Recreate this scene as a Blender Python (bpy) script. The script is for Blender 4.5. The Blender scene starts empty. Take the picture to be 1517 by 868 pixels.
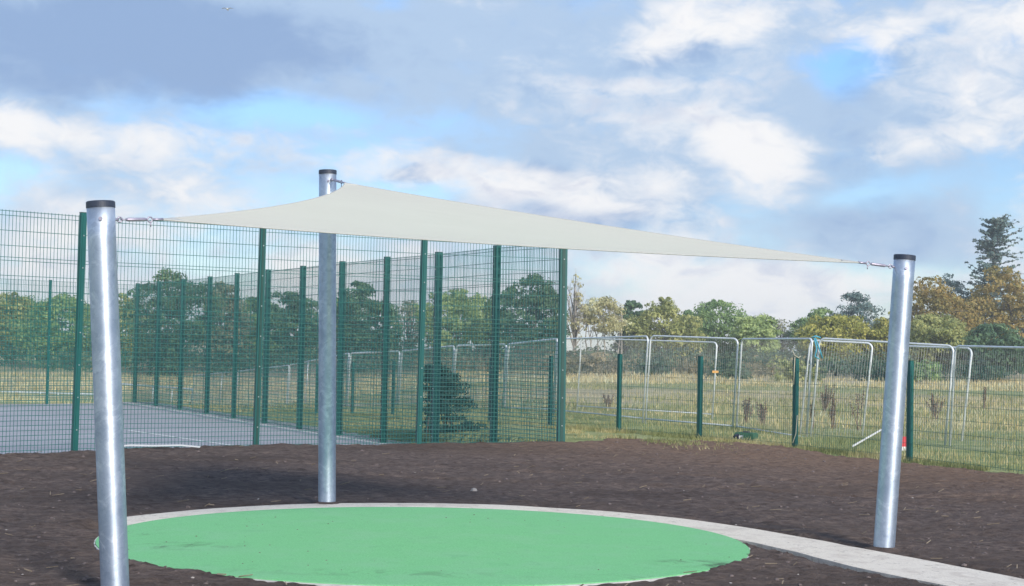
import bpy, math, random
import numpy as np

random.seed(7)
R_ = math.radians
scene = bpy.context.scene
COL = scene.collection

# ------------------------------------------------------------------ camera
cam_d = bpy.data.cameras.new('camera')
cam_d.sensor_width = 36.0
cam_d.lens = 36.0 * 2250.0 / 1517.0
cam_d.clip_start = 0.1
cam_d.clip_end = 5000.0
cam = bpy.data.objects.new('camera', cam_d)
COL.objects.link(cam)
from mathutils import Matrix, Vector
PITCH, ROLL = math.atan(73 / 2250.0), 0.02
cam.matrix_world = (Matrix.Translation((0, 0, 1.6)) @ Matrix.Rotation(math.pi / 2 + PITCH, 4, 'X')
                    @ Matrix.Rotation(ROLL, 4, 'Z'))
scene.camera = cam

# ------------------------------------------------------------------ view
scene.view_settings.view_transform = 'Standard'
scene.view_settings.look = 'None'
scene.view_settings.gamma = 1.0
scene.view_settings.use_curve_mapping = False
scene.view_settings.exposure = 1.0
scene.render.film_transparent = False

SUN_EL, SUN_AZ = R_(27), R_(152)       # azimuth clockwise from +Y: behind the camera, a little to its right
sun_dir = Vector((math.sin(SUN_AZ) * math.cos(SUN_EL), math.cos(SUN_AZ) * math.cos(SUN_EL), math.sin(SUN_EL)))

# ------------------------------------------------------------------ node helpers
class NT:
    def __init__(self, tree):
        self.t = tree
        self.n = tree.nodes
        self.l = tree.links
    def new(self, typ, **kw):
        nd = self.n.new(typ)
        for k, v in kw.items():
            setattr(nd, k, v)
        return nd
    def link(self, a, b):
        self.l.new(a, b)
    def val(self, sock, v):
        if hasattr(v, 'is_linked') or isinstance(v, bpy.types.NodeSocket):
            self.link(v, sock)
        else:
            sock.default_value = v
    def math(self, op, a, b=0.0, c=None, clamp=False):
        m = self.new('ShaderNodeMath', operation=op, use_clamp=clamp)
        self.val(m.inputs[0], a); self.val(m.inputs[1], b)
        if c is not None:
            self.val(m.inputs[2], c)
        return m.outputs[0]
    def vmath(self, op, a, b):
        m = self.new('ShaderNodeVectorMath', operation=op)
        self.val(m.inputs[0], a); self.val(m.inputs[1], b)
        return m.outputs['Value'] if op in ('LENGTH', 'DOT_PRODUCT', 'DISTANCE') else m.outputs[0]
    def smooth(self, v, a, b, lo=0.0, hi=1.0):
        m = self.new('ShaderNodeMapRange', interpolation_type='SMOOTHSTEP')
        self.val(m.inputs[0], v)
        m.inputs[1].default_value = a; m.inputs[2].default_value = b
        m.inputs[3].default_value = lo; m.inputs[4].default_value = hi
        return m.outputs[0]
    def noise(self, vec, scale, detail=4.0, rough=0.55, dist=0.0, color=False):
        m = self.new('ShaderNodeTexNoise')
        if vec is not None:
            self.link(vec, m.inputs['Vector'])
        m.inputs['Scale'].default_value = scale; m.inputs['Detail'].default_value = detail
        m.inputs['Roughness'].default_value = rough; m.inputs['Distortion'].default_value = dist
        return m.outputs['Color'] if color else m.outputs['Fac']
    def mix(self, fac, a, b, mode='MIX'):
        m = self.new('ShaderNodeMix', data_type='RGBA', blend_type=mode)
        self.val(m.inputs[0], fac)
        for s, v in ((m.inputs[6], a), (m.inputs[7], b)):
            if isinstance(v, bpy.types.NodeSocket):
                self.link(v, s)
            else:
                s.default_value = (v[0], v[1], v[2], 1.0)
        return m.outputs[2]
    def ramp(self, fac, stops):
        m = self.new('ShaderNodeValToRGB')
        el = m.color_ramp.elements
        while len(el) > 1:
            el.remove(el[0])
        el[0].position = stops[0][0]; el[0].color = (*stops[0][1], 1)
        for p, c in stops[1:]:
            e = el.new(p); e.color = (*c, 1)
        self.link(fac, m.inputs[0])
        return m.outputs[0]

# ------------------------------------------------------------------ world: daylight sky with broken cloud
world = bpy.data.worlds.new('World')
scene.world = world
world.use_nodes = True
w = NT(world.node_tree)
for n in list(w.n):
    w.n.remove(n)
sky = w.new('ShaderNodeTexSky', sky_type='NISHITA')
sky.sun_disc = False
sky.sun_elevation = SUN_EL
sky.sun_rotation = SUN_AZ
sky.air_density = 1.0; sky.dust_density = 0.3; sky.ozone_density = 2.5
tc = w.new('ShaderNodeTexCoord')
DIR = tc.outputs['Generated']
def pdir(x, y):                         # direction of a spot of sky
    az = math.atan((x - 758) / 2250.0); el = math.atan((507 + 0.02 * (x - 758) - y) / 2250.0)
    return (math.sin(az) * math.cos(el), math.cos(az) * math.cos(el), math.sin(el))
mp = w.new('ShaderNodeMapping'); w.link(DIR, mp.inputs[0]); mp.inputs['Scale'].default_value = (1.0, 1.0, 1.9)
mp.inputs['Location'].default_value = (3.1, 1.7, 0.4)
SV = mp.outputs[0]
warp = w.noise(SV, 9.0, 3.0, 0.5, color=True)
wv = w.vmath('SUBTRACT', warp, (0.5, 0.5, 0.5))
sc_ = w.new('ShaderNodeVectorMath', operation='SCALE'); w.link(wv, sc_.inputs[0]); sc_.inputs['Scale'].default_value = 0.055
DW = w.vmath('ADD', DIR, sc_.outputs[0])
def blob(x, y, rx, ry, amp):
    d = w.vmath('SUBTRACT', DW, pdir(x, y))
    s = w.vmath('MULTIPLY', d, (2250.0 / rx, 2250.0 / rx, 2250.0 / ry))
    return w.math('MULTIPLY', w.smooth(w.vmath('LENGTH', s, (0, 0, 0)), 1.25, 0.1), amp)
def total(lst):
    acc = lst[0]
    for x in lst[1:]:
        acc = w.math('ADD', acc, x)
    return acc
n1 = w.noise(SV, 8.0, 8.0, 0.55, 0.2)
n2 = w.noise(w.vmath('ADD', SV, (5.3, 2.2, 1.1)), 13.0, 8.0, 0.57, 0.25)
n3 = w.noise(w.vmath('ADD', SV, (1.3, 7.2, 3.1)), 34.0, 7.0, 0.62, 0.6)
N1 = w.math('SUBTRACT', n1, 0.5); N2 = w.math('SUBTRACT', n2, 0.5); N3 = w.math('SUBTRACT', n3, 0.5)
def mul(a, k): return w.math('MULTIPLY', a, k)
zz = w.new('ShaderNodeSeparateXYZ'); w.link(DIR, zz.inputs[0])
cover = total([mul(N1, 2.2), mul(N2, 0.9), mul(N3, 0.7), blob(200, 60, 620, 170, 0.6), blob(700, 80, 400, 150, 0.3), blob(820, 250, 260, 80, 0.4), blob(1030, 60, 190, 90, 0.4),
    blob(1400, 130, 260, 170, 0.5), blob(1290, 340, 190, 60, 0.45), blob(1090, 250, 180, 110, 0.4), blob(150, 270, 330, 60, 0.2),
    blob(1235, 100, 95, 55, -0.8), blob(410, 172, 170, 38, -0.7), blob(20, 275, 90, 50, -0.4), blob(1310, 290, 110, 25, -0.5), blob(1300, 420, 190, 40, -0.5),
    blob(930, 400, 230, 40, -0.25), blob(1500, 330, 60, 60, -0.4), blob(600, 320, 200, 50, -0.2)])
m_cov = w.smooth(cover, -0.50, 0.40)
white = total([w.smooth(zz.outputs[2], 0.085, 0.02, 0.0, 0.42), mul(N2, 1.9), mul(N3, 1.25), mul(N1, 0.6), blob(1040, 38, 110, 55, 0.75), blob(960, 70, 40, 40, 0.3), blob(1310, 55, 70, 40, 0.6), blob(1470, 60, 140, 80, 0.55), blob(1430, 200, 150, 75, 0.55),
    blob(1120, 240, 85, 75, 0.85), blob(1030, 200, 110, 40, 0.35), blob(900, 140, 190, 22, 0.35), blob(820, 275, 230, 30, 0.6), blob(700, 262, 120, 30, 0.45), blob(960, 395, 90, 45, 0.7), blob(1170, 440, 190, 40, 0.8), blob(1000, 330, 330, 60, 0.28), blob(880, 180, 260, 60, 0.22), blob(300, 330, 420, 60, 0.2),
    blob(10, 190, 70, 40, 0.7), blob(180, 215, 260, 40, 0.45), blob(420, 260, 300, 45, 0.40), blob(600, 235, 90, 40, 0.4), blob(450, 385, 90, 30, 0.5), blob(100, 350, 300, 40, 0.25), blob(720, 20, 60, 60, 0.1),
    blob(220, 60, 560, 130, -0.7), blob(1210, 130, 90, 70, -0.3), blob(1280, 345, 190, 55, -0.4)])
m_wh = w.smooth(white, -0.05, 0.85)
dark = total([mul(N2, -1.1), mul(N1, 0.7), mul(N3, -0.9), blob(170, 95, 380, 110, 0.75), blob(110, 50, 300, 120, 0.25), blob(350, 40, 330, 80, 0.35), blob(560, 100, 300, 80, 0.25), blob(630, 263, 75, 18, 0.75), blob(800, 262, 130, 22, 0.35),
    blob(1000, 90, 120, 40, 0.45), blob(1290, 110, 80, 50, 0.4), blob(1290, 335, 170, 50, 0.45), blob(1270, 225, 100, 60, 0.35), blob(1160, 280, 60, 60, 0.25), blob(900, 320, 190, 40, 0.45), blob(1050, 395, 80, 30, 0.35),
    blob(830, 310, 110, 20, 0.35), blob(300, 345, 250, 25, 0.25), blob(1120, 240, 85, 70, -0.4)])
m_dk = w.smooth(dark, 0.08, 0.85)
sky_b = w.mix(1.0, sky.outputs[0], w.mix(w.smooth(zz.outputs[2], 0.11, 0.20), (0.74, 0.83, 0.99), (0.80, 1.02, 1.30)), 'MULTIPLY')
c_med = (3.15, 4.10, 5.45)
c_wht = (6.55, 6.50, 6.55)
c_drk = (1.85, 2.78, 4.55)
skycol = w.mix(w.math('MULTIPLY', m_cov, 0.95), sky_b, c_med)
skycol = w.mix(w.math('MULTIPLY', m_dk, 0.85), skycol, c_drk)
c_puff = w.mix(w.smooth(w.math('ADD', w.math('ADD', N3, mul(N1, 0.8)), mul(N2, -0.5)), 0.02, 0.34), c_wht, (4.75, 5.0, 5.75))
skycol = w.mix(w.math('MULTIPLY', m_wh, 0.96), skycol, c_puff)
bg = w.new('ShaderNodeBackground'); bg.inputs['Strength'].default_value = 0.0756
w.link(skycol, bg.inputs['Color'])
wo = w.new('ShaderNodeOutputWorld'); w.link(bg.outputs[0], wo.inputs[0])

# ------------------------------------------------------------------ sun
sd = bpy.data.lights.new('sun', 'SUN')
sd.energy = 2.1; sd.angle = R_(13.0); sd.color = (1.0, 0.93, 0.82)
sun = bpy.data.objects.new('sun', sd); COL.objects.link(sun)
sun.rotation_euler = sun_dir.to_track_quat('Z', 'Y').to_euler()

# ------------------------------------------------------------------ materials
def material(name):
    m = bpy.data.materials.new(name); m.use_nodes = True
    t = NT(m.node_tree)
    b = t.n['Principled BSDF']
    return m, t, b
def coords(t, kind='Object'):
    return t.new('ShaderNodeTexCoord').outputs[kind]
def world_pos(t):
    return t.new('ShaderNodeNewGeometry').outputs['Position']
def bump(t, b, h, strength, dist=0.02):
    bp = t.new('ShaderNodeBump'); bp.inputs['Strength'].default_value = strength; bp.inputs['Distance'].default_value = dist
    t.link(h, bp.inputs['Height']); t.link(bp.outputs[0], b.inputs['Normal'])

M = {}
def simple(name, c1, c2, scale, rough, metal=0.0, bstr=0.0, stretch=(1, 1, 1), spec=0.5):
    m, t, b = material(name)
    mp = t.new('ShaderNodeMapping'); t.link(world_pos(t), mp.inputs[0]); mp.inputs['Scale'].default_value = stretch
    n = t.noise(mp.outputs[0], scale, 5.0, 0.6)
    t.link(t.ramp(n, [(0.3, c1), (0.7, c2)]), b.inputs['Base Color'])
    b.inputs['Roughness'].default_value = rough; b.inputs['Metallic'].default_value = metal
    b.inputs['Specular IOR Level'].default_value = spec
    if bstr:
        bump(t, b, n, bstr)
    M[name] = m
    return m, t, b
simple('green_paint', (0.007, 0.088, 0.082), (0.010, 0.110, 0.102), 3.0, 0.42)
simple('green_wire', (0.008, 0.110, 0.098), (0.012, 0.140, 0.124), 2.0, 0.5)
simple('dark_groove', (0.008, 0.050, 0.042), (0.012, 0.066, 0.054), 4.0, 0.5)
simple('pale_bolt', (0.30, 0.36, 0.36), (0.42, 0.48, 0.48), 40.0, 0.4, 0.4)
simple('galvanised_tube', (0.62, 0.65, 0.67), (0.84, 0.86, 0.88), 6.0, 0.45, 0.25)
simple('galvanised_wire', (0.32, 0.32, 0.31), (0.46, 0.46, 0.44), 6.0, 0.5, 0.6)
simple('cap_plastic', (0.022, 0.030, 0.055), (0.036, 0.046, 0.075), 20.0, 0.5)
simple('fitting_steel', (0.34, 0.31, 0.40), (0.52, 0.48, 0.56), 30.0, 0.45, 0.6)
simple('kerb_concrete', (0.42, 0.42, 0.42), (0.60, 0.60, 0.58), 12.0, 0.9)
simple('white_paint', (0.62, 0.62, 0.60), (0.78, 0.78, 0.76), 10.0, 0.6)
simple('orange_plastic', (0.75, 0.38, 0.10), (0.8, 0.45, 0.14), 10.0, 0.5)
simple('red_plastic', (0.55, 0.04, 0.05), (0.62, 0.06, 0.07), 10.0, 0.5)
simple('blue_strap', (0.06, 0.30, 0.42), (0.10, 0.42, 0.55), 14.0, 0.7)
simple('tan_rope', (0.42, 0.40, 0.28), (0.55, 0.52, 0.40), 40.0, 0.9)
simple('bark', (0.10, 0.085, 0.07), (0.22, 0.19, 0.16), 1.5, 0.95)
simple('pale_bark', (0.26, 0.235, 0.20), (0.44, 0.40, 0.35), 1.2, 0.9)
simple('dead_stem', (0.12, 0.075, 0.055), (0.22, 0.15, 0.11), 20.0, 0.95)
simple('house_wall', (0.62, 0.50, 0.28), (0.72, 0.60, 0.36), 0.6, 0.9)
simple('house_roof', (0.60, 0.60, 0.60), (0.72, 0.70, 0.68), 0.8, 0.8)
simple('blue_door', (0.10, 0.20, 0.42), (0.14, 0.26, 0.5), 0.8, 0.6)
simple('foot_block', (0.03, 0.10, 0.06), (0.05, 0.13, 0.08), 12.0, 0.85)
simple('foot_grey', (0.055, 0.055, 0.06), (0.09, 0.09, 0.095), 12.0, 0.9)
simple('stone', (0.30, 0.27, 0.25), (0.50, 0.46, 0.43), 12.0, 0.9)
simple('straw_bits', (0.20, 0.15, 0.10), (0.40, 0.32, 0.23), 9.0, 0.95)
simple('clod', (0.10, 0.080, 0.078), (0.20, 0.163, 0.155), 9.0, 0.98, spec=0.1)

# galvanised posts: spangle, drips, drawn scratches
m, t, b = material('galvanised_post')
oc = coords(t)
v1 = t.new('ShaderNodeTexVoronoi'); t.link(oc, v1.inputs['Vector']); v1.inputs['Scale'].default_value = 30.0
mpz = t.new('ShaderNodeMapping'); t.link(oc, mpz.inputs[0]); mpz.inputs['Scale'].default_value = (9, 9, 0.9)
drip = t.noise(mpz.outputs[0], 2.0, 6.0, 0.65, 0.6)
big = t.noise(oc, 2.6, 5.0, 0.6, 0.8)
mps = t.new('ShaderNodeMapping'); t.link(oc, mps.inputs[0]); mps.inputs['Scale'].default_value = (3, 3, 7); mps.inputs['Rotation'].default_value = (0.7, 0.5, 0)
scr = t.noise(mps.outputs[0], 5.0, 3.0, 0.5, 2.5)
base = t.ramp(big, [(0.3, (0.44, 0.51, 0.61)), (0.7, (0.64, 0.70, 0.79))])
base = t.mix(t.math('MULTIPLY', v1.outputs['Color'], 0.42), base, (0.30, 0.37, 0.48))
pat = t.noise(oc, 5.5, 6.0, 0.7, 1.4)
base = t.mix(t.smooth(pat, 0.5, 0.66, 0, 0.65), base, (0.76, 0.81, 0.88))
base = t.mix(t.smooth(t.noise(oc, 14.0, 6.0, 0.75, 1.0), 0.54, 0.70, 0, 0.5), base, (0.26, 0.33, 0.45))
base = t.mix(t.smooth(drip, 0.60, 0.72, 0, 0.35), base, (0.40, 0.42, 0.47))
base = t.mix(t.smooth(t.math('ABSOLUTE', t.math('SUBTRACT', scr, 0.5)), 0.012, 0.0, 0, 0.35), base, (0.82, 0.84, 0.86))
t.link(base, b.inputs['Base Color'])
b.inputs['Metallic'].default_value = 0.88
t.link(t.math('ADD', t.math('MULTIPLY', big, 0.22), t.math('MULTIPLY', v1.outputs['Color'], 0.10)), b.inputs['Roughness'])
rr = t.math('ADD', t.math('MULTIPLY', big, 0.14), t.math('ADD', t.math('MULTIPLY', v1.outputs['Color'], 0.10), t.math('ADD', 0.33, t.math('MULTIPLY', drip, 0.12))))
tg = t.new('ShaderNodeTangent', direction_type='RADIAL', axis='Z'); t.link(tg.outputs[0], b.inputs['Tangent'])
b.inputs['Anisotropic'].default_value = 0.45; b.inputs['Anisotropic Rotation'].default_value = 0.25
t.link(rr, b.inputs['Roughness'])
bump(t, b, t.math('ADD', big, t.math('MULTIPLY', drip, 0.6)), 0.10, 0.010)
M['galvanised_post'] = m

# sail fabric: woven, lets light through
m, t, b = material('sail_fabric')
oc = coords(t)
weave = t.noise(oc, 260.0, 2.0, 0.5)
soft = t.noise(oc, 1.1, 4.0, 0.6)
mpw = t.new('ShaderNodeMapping'); t.link(oc, mpw.inputs[0]); mpw.inputs['Scale'].default_value = (1.0, 14.0, 4.0)
streak = t.noise(mpw.outputs[0], 1.6, 3.0, 0.55)
cc = t.ramp(t.math('ADD', t.math('MULTIPLY', soft, 0.5), t.math('MULTIPLY', streak, 0.5)), [(0.3, (0.83, 0.775, 0.69)), (0.7, (0.88, 0.825, 0.74))])
t.link(cc, b.inputs['Base Color']); b.inputs['Roughness'].default_value = 0.85; b.inputs['Specular IOR Level'].default_value = 0.2
bump(t, b, weave, 0.1, 0.002)
tr = t.new('ShaderNodeBsdfTranslucent'); t.link(cc, tr.inputs['Color'])
mx = t.new('ShaderNodeMixShader'); mx.inputs[0].default_value = 0.35
t.link(b.outputs[0], mx.inputs[1]); t.link(tr.outputs[0], mx.inputs[2])
t.link(mx.outputs[0], t.n['Material Output'].inputs[0])
M['sail_fabric'] = m
simple('sail_webbing', (0.42, 0.42, 0.40), (0.52, 0.52, 0.49), 60.0, 0.85)

# green rubber surfacing
m, t, b = material('green_rubber')
wp = world_pos(t)
g1 = t.noise(wp, 70.0, 6.0, 0.8); g2 = t.noise(wp, 2.0, 5.0, 0.6); g3 = t.noise(wp, 30.0, 3.0, 0.6)
col = t.ramp(g1, [(0.28, (0.125, 0.430, 0.172)), (0.5, (0.195, 0.540, 0.240)), (0.72, (0.270, 0.635, 0.315))])
col = t.mix(t.smooth(g2, 0.42, 0.72, 0, 0.32), col, (0.27, 0.52, 0.33))
g4 = t.noise(wp, 7.0, 6.0, 0.7, 0.8)
col = t.mix(t.smooth(g4, 0.52, 0.74, 0, 0.35), col, (0.13, 0.40, 0.185))
g5 = t.noise(wp, 48.0, 2.0, 0.5)
col = t.mix(t.smooth(g5, 0.66, 0.74, 0, 0.45), col, (0.12, 0.20, 0.12))
st = t.noise(wp, 3.2, 6.0, 0.7, 1.0)
def stain(t, wp, x, y, rx, ry):
    d = t.vmath('MULTIPLY', t.vmath('SUBTRACT', wp, (x, y, 0)), (1 / rx, 1 / ry, 0))
    return t.smooth(t.vmath('LENGTH', d, (0, 0, 0)), 1.2, 0.2)
for (x, y, rx, ry, a) in ((1.42, 11.05, 0.42, 0.22, 0.75), (-2.45, 11.45, 0.5, 0.25, 0.55), (-0.9, 10.3, 1.3, 0.18, 0.28), (-2.9, 12.2, 0.2, 0.3, 0.4), (0.9, 10.3, 0.5, 0.2, 0.4)):
    k = t.math('MULTIPLY', stain(t, wp, x, y, rx, ry), t.smooth(st, 0.46, 0.62))
    col = t.mix(t.math('MULTIPLY', k, a), col, (0.045, 0.05, 0.042))
t.link(col, b.inputs['Base Color']); b.inputs['Roughness'].default_value = 0.85; b.inputs['Specular IOR Level'].default_value = 0.3
bump(t, b, t.math('ADD', t.math('ADD', g1, t.math('MULTIPLY', g3, 0.6)), t.math('MULTIPLY', g2, 2.0)), 0.5, 0.010)
M['green_rubber'] = m

# pale concrete of the path
m, t, b = material('path_concrete')
wp = world_pos(t)
c1 = t.noise(wp, 3.5, 7.0, 0.68, 0.7); c2 = t.noise(wp, 60.0, 4.0, 0.6); c3 = t.noise(wp, 9.0, 5.0, 0.7, 1.5)
col = t.ramp(c2, [(0.3, (0.63, 0.565, 0.48)), (0.7, (0.79, 0.72, 0.63))])
col = t.mix(t.smooth(c1, 0.46, 0.64, 0, 0.55), col, (0.50, 0.43, 0.37))
col = t.mix(t.smooth(c3, 0.56, 0.70, 0, 0.7), col, (0.17, 0.13, 0.115))
t.link(col, b.inputs['Base Color']); b.inputs['Roughness'].default_value = 0.9
bump(t, b, t.math('ADD', c2, c1), 0.35, 0.008)
M['path_concrete'] = m

# dug soil
m, t, b = material('soil')
wp = world_pos(t)
mps = t.new('ShaderNodeMapping'); t.link(wp, mps.inputs[0]); mps.inputs['Scale'].default_value = (0.55, 1.0, 1.0); mps.inputs['Rotation'].default_value = (0, 0, 0.12)
s1 = t.noise(mps.outputs[0], 0.7, 6.0, 0.62, 0.5); s2 = t.noise(mps.outputs[0], 12.0, 8.0, 0.76, 0.4); s3 = t.noise(wp, 70.0, 5.0, 0.7)
mpl = t.new('ShaderNodeMapping'); t.link(wp, mpl.inputs[0]); mpl.inputs['Scale'].default_value = (5.0, 22.0, 5.0); mpl.inputs['Rotation'].default_value = (0, 0, 0.25)
s4 = t.noise(mpl.outputs[0], 2.2, 4.0, 0.6, 1.2)
col = t.ramp(s2, [(0.32, (0.066, 0.049, 0.045)), (0.5, (0.192, 0.146, 0.130)), (0.70, (0.350, 0.272, 0.235))])
col = t.mix(t.smooth(s1, 0.42, 0.66, 0, 0.5), col, (0.150, 0.115, 0.100))
col = t.mix(t.smooth(s3, 0.55, 0.75, 0, 0.5), col, (0.20, 0.165, 0.155))
col = t.mix(t.smooth(s4, 0.66, 0.76, 0, 0.5), col, (0.30, 0.25, 0.21))
s5 = t.noise(mps.outputs[0], 0.42, 5.0, 0.6, 0.8)
col = t.mix(t.smooth(s5, 0.50, 0.66, 0, 0.5), col, (0.085, 0.066, 0.062))
sx = t.new('ShaderNodeSeparateXYZ'); t.link(wp, sx.inputs[0])
# drier, browner ground towards the low fence
dry = t.smooth(t.math('ADD', t.math('ADD', sx.outputs[1], t.math('MULTIPLY', sx.outputs[0], 1.05)), t.math('MULTIPLY', s1, 5.0)), 21.0, 31.0, 0, 0.75)
col = t.mix(dry, col, t.ramp(s2, [(0.3, (0.185, 0.115, 0.080)), (0.7, (0.50, 0.33, 0.225))]))
t.link(col, b.inputs['Base Color']); b.inputs['Roughness'].default_value = 0.97; b.inputs['Specular IOR Level'].default_value = 0.15
bump(t, b, t.math('ADD', t.math('MULTIPLY', s2, 1.2), t.math('MULTIPLY', s3, 0.5)), 1.0, 0.08)
M['soil'] = m

# rough field
m, t, b = material('field_grass')
wp = world_pos(t)
sx = t.new('ShaderNodeSeparateXYZ'); t.link(wp, sx.inputs[0])
mpf = t.new('ShaderNodeMapping'); t.link(wp, mpf.inputs[0]); mpf.inputs['Scale'].default_value = (0.35, 1.0, 1.0)
f1 = t.noise(mpf.outputs[0], 0.07, 6.0, 0.6, 0.5); f2 = t.noise(mpf.outputs[0], 0.8, 6.0, 0.7, 0.4); f3 = t.noise(wp, 6.0, 4.0, 0.7)
yy = t.math('ADD', sx.outputs[1], t.math('MULTIPLY', t.math('SUBTRACT', f1, 0.5), 46.0))
gr = t.ramp(f2, [(0.3, (0.190, 0.235, 0.090)), (0.7, (0.350, 0.405, 0.170))])
stw = t.ramp(f2, [(0.3, (0.400, 0.320, 0.190)), (0.7, (0.680, 0.560, 0.370))])
band1 = t.smooth(yy, 46.0, 58.0); band2 = t.smooth(yy, 68.0, 82.0); band3 = t.smooth(yy, 98.0, 116.0)
k = t.math('SUBTRACT', band1, t.math('SUBTRACT', band2, band3))
k = t.math('ADD', t.math('MULTIPLY', k, 0.75), t.math('MULTIPLY', t.math('SUBTRACT', f2, 0.36), 0.9), clamp=True)
col = t.mix(k, gr, stw)
col = t.mix(t.smooth(f3, 0.5, 0.75, 0, 0.35), col, (0.045, 0.040, 0.022))
t.link(col, b.inputs['Base Color']); b.inputs['Roughness'].default_value = 0.95; b.inputs['Specular IOR Level'].default_value = 0.15
bump(t, b, t.math('ADD', f2, f3), 0.8, 0.15)
M['field_grass'] = m

# court surface
m, t, b = material('court_asphalt')
wp = world_pos(t)
mpc = t.new('ShaderNodeMapping'); t.link(wp, mpc.inputs[0]); mpc.inputs['Scale'].default_value = (0.5, 1.0, 1.0)
a1 = t.noise(mpc.outputs[0], 0.5, 6.0, 0.6, 0.8); a2 = t.noise(wp, 90.0, 3.0, 0.6)
col = t.ramp(a1, [(0.3, (0.30, 0.30, 0.33)), (0.7, (0.42, 0.41, 0.44))])
col = t.mix(t.smooth(a2, 0.4, 0.7, 0, 0.3), col, (0.22, 0.22, 0.24))
t.link(col, b.inputs['Base Color']); b.inputs['Roughness'].default_value = 0.85
bump(t, b, a2, 0.3, 0.004)
M['court_asphalt'] = m

m, t, b = material('pale_gravel')
wp = world_pos(t)
v = t.new('ShaderNodeTexVoronoi'); t.link(wp, v.inputs['Vector']); v.inputs['Scale'].default_value = 22.0
col = t.ramp(v.outputs['Color'], [(0.1, (0.18, 0.18, 0.18)), (0.6, (0.42, 0.42, 0.41)), (0.9, (0.72, 0.72, 0.70))])
t.link(col, b.inputs['Base Color']); b.inputs['Roughness'].default_value = 0.9
bump(t, b, v.outputs['Distance'], 0.7, 0.03)
M['pale_gravel'] = m

def leaf_mat(name, stops, transl=0.40, rough=0.6):
    m, t, b = material(name)
    g = t.new('ShaderNodeNewGeometry')
    wn = t.noise(g.outputs['Position'], 0.55, 3.0, 0.5)
    f = t.math('ADD', t.math('MULTIPLY', g.outputs['Random Per Island'], 0.42), t.math('MULTIPLY', t.smooth(wn, 0.3, 0.7), 0.58))
    c = t.ramp(f, stops)
    t.link(c, b.inputs['Base Color']); b.inputs['Roughness'].default_value = rough; b.inputs['Specular IOR Level'].default_value = 0.25
    tr = t.new('ShaderNodeBsdfTranslucent'); t.link(c, tr.inputs['Color'])
    mx = t.new('ShaderNodeMixShader'); mx.inputs[0].default_value = transl
    t.link(b.outputs[0], mx.inputs[1]); t.link(tr.outputs[0], mx.inputs[2])
    t.link(mx.outputs[0], t.n['Material Output'].inputs[0])
    M[name] = m
leaf_mat('leaf_green', [(0.1, (0.121, 0.214, 0.090)), (0.5, (0.228, 0.350, 0.140)), (0.9, (0.396, 0.515, 0.201))])
leaf_mat('leaf_dark', [(0.1, (0.068, 0.140, 0.085)), (0.5, (0.128, 0.224, 0.121)), (0.9, (0.230, 0.340, 0.169))])
leaf_mat('leaf_olive', [(0.1, (0.189, 0.217, 0.078)), (0.5, (0.365, 0.396, 0.147)), (0.9, (0.607, 0.592, 0.244))])
leaf_mat('leaf_light', [(0.1, (0.214, 0.304, 0.121)), (0.5, (0.396, 0.501, 0.201)), (0.9, (0.607, 0.698, 0.304))])
leaf_mat('leaf_yellow', [(0.1, (0.213, 0.238, 0.056)), (0.5, (0.414, 0.414, 0.100)), (0.9, (0.677, 0.613, 0.180))])
leaf_mat('leaf_gold', [(0.1, (0.215, 0.195, 0.075)), (0.45, (0.400, 0.325, 0.115)), (0.75, (0.480, 0.335, 0.120)), (0.95, (0.360, 0.350, 0.140))])
leaf_mat('leaf_grey', [(0.1, (0.196, 0.228, 0.151)), (0.5, (0.335, 0.350, 0.228)), (0.9, (0.532, 0.501, 0.335))])
leaf_mat('leaf_pale', [(0.1, (0.365, 0.365, 0.196)), (0.5, (0.607, 0.560, 0.304)), (0.9, (0.750, 0.750, 0.501))])
leaf_mat('needle_blue', [(0.1, (0.068, 0.121, 0.121)), (0.5, (0.128, 0.201, 0.189)), (0.9, (0.244, 0.304, 0.262))], 0.12)
leaf_mat('scrub_brown', [(0.1, (0.130, 0.141, 0.076)), (0.5, (0.271, 0.238, 0.137)), (0.9, (0.516, 0.409, 0.245))])
leaf_mat('scrub_dark', [(0.1, (0.044, 0.092, 0.071)), (0.5, (0.092, 0.162, 0.103)), (0.9, (0.205, 0.259, 0.137))])
leaf_mat('mesh_shade_leaf', [(0.1, (0.020, 0.050, 0.042)), (0.5, (0.036, 0.078, 0.064)), (0.9, (0.070, 0.115, 0.085))], 0.2)  # dark leaves of the mound added in place of mesh overlap shading
leaf_mat('grass_blades', [(0.1, (0.188, 0.212, 0.091)), (0.45, (0.339, 0.353, 0.153)), (0.75, (0.541, 0.446, 0.230)), (0.95, (0.690, 0.634, 0.360))], 0.3)
leaf_mat('straw_blades', [(0.1, (0.390, 0.307, 0.140)), (0.5, (0.750, 0.600, 0.300)), (0.9, (0.750, 0.750, 0.529))], 0.3)

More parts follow.
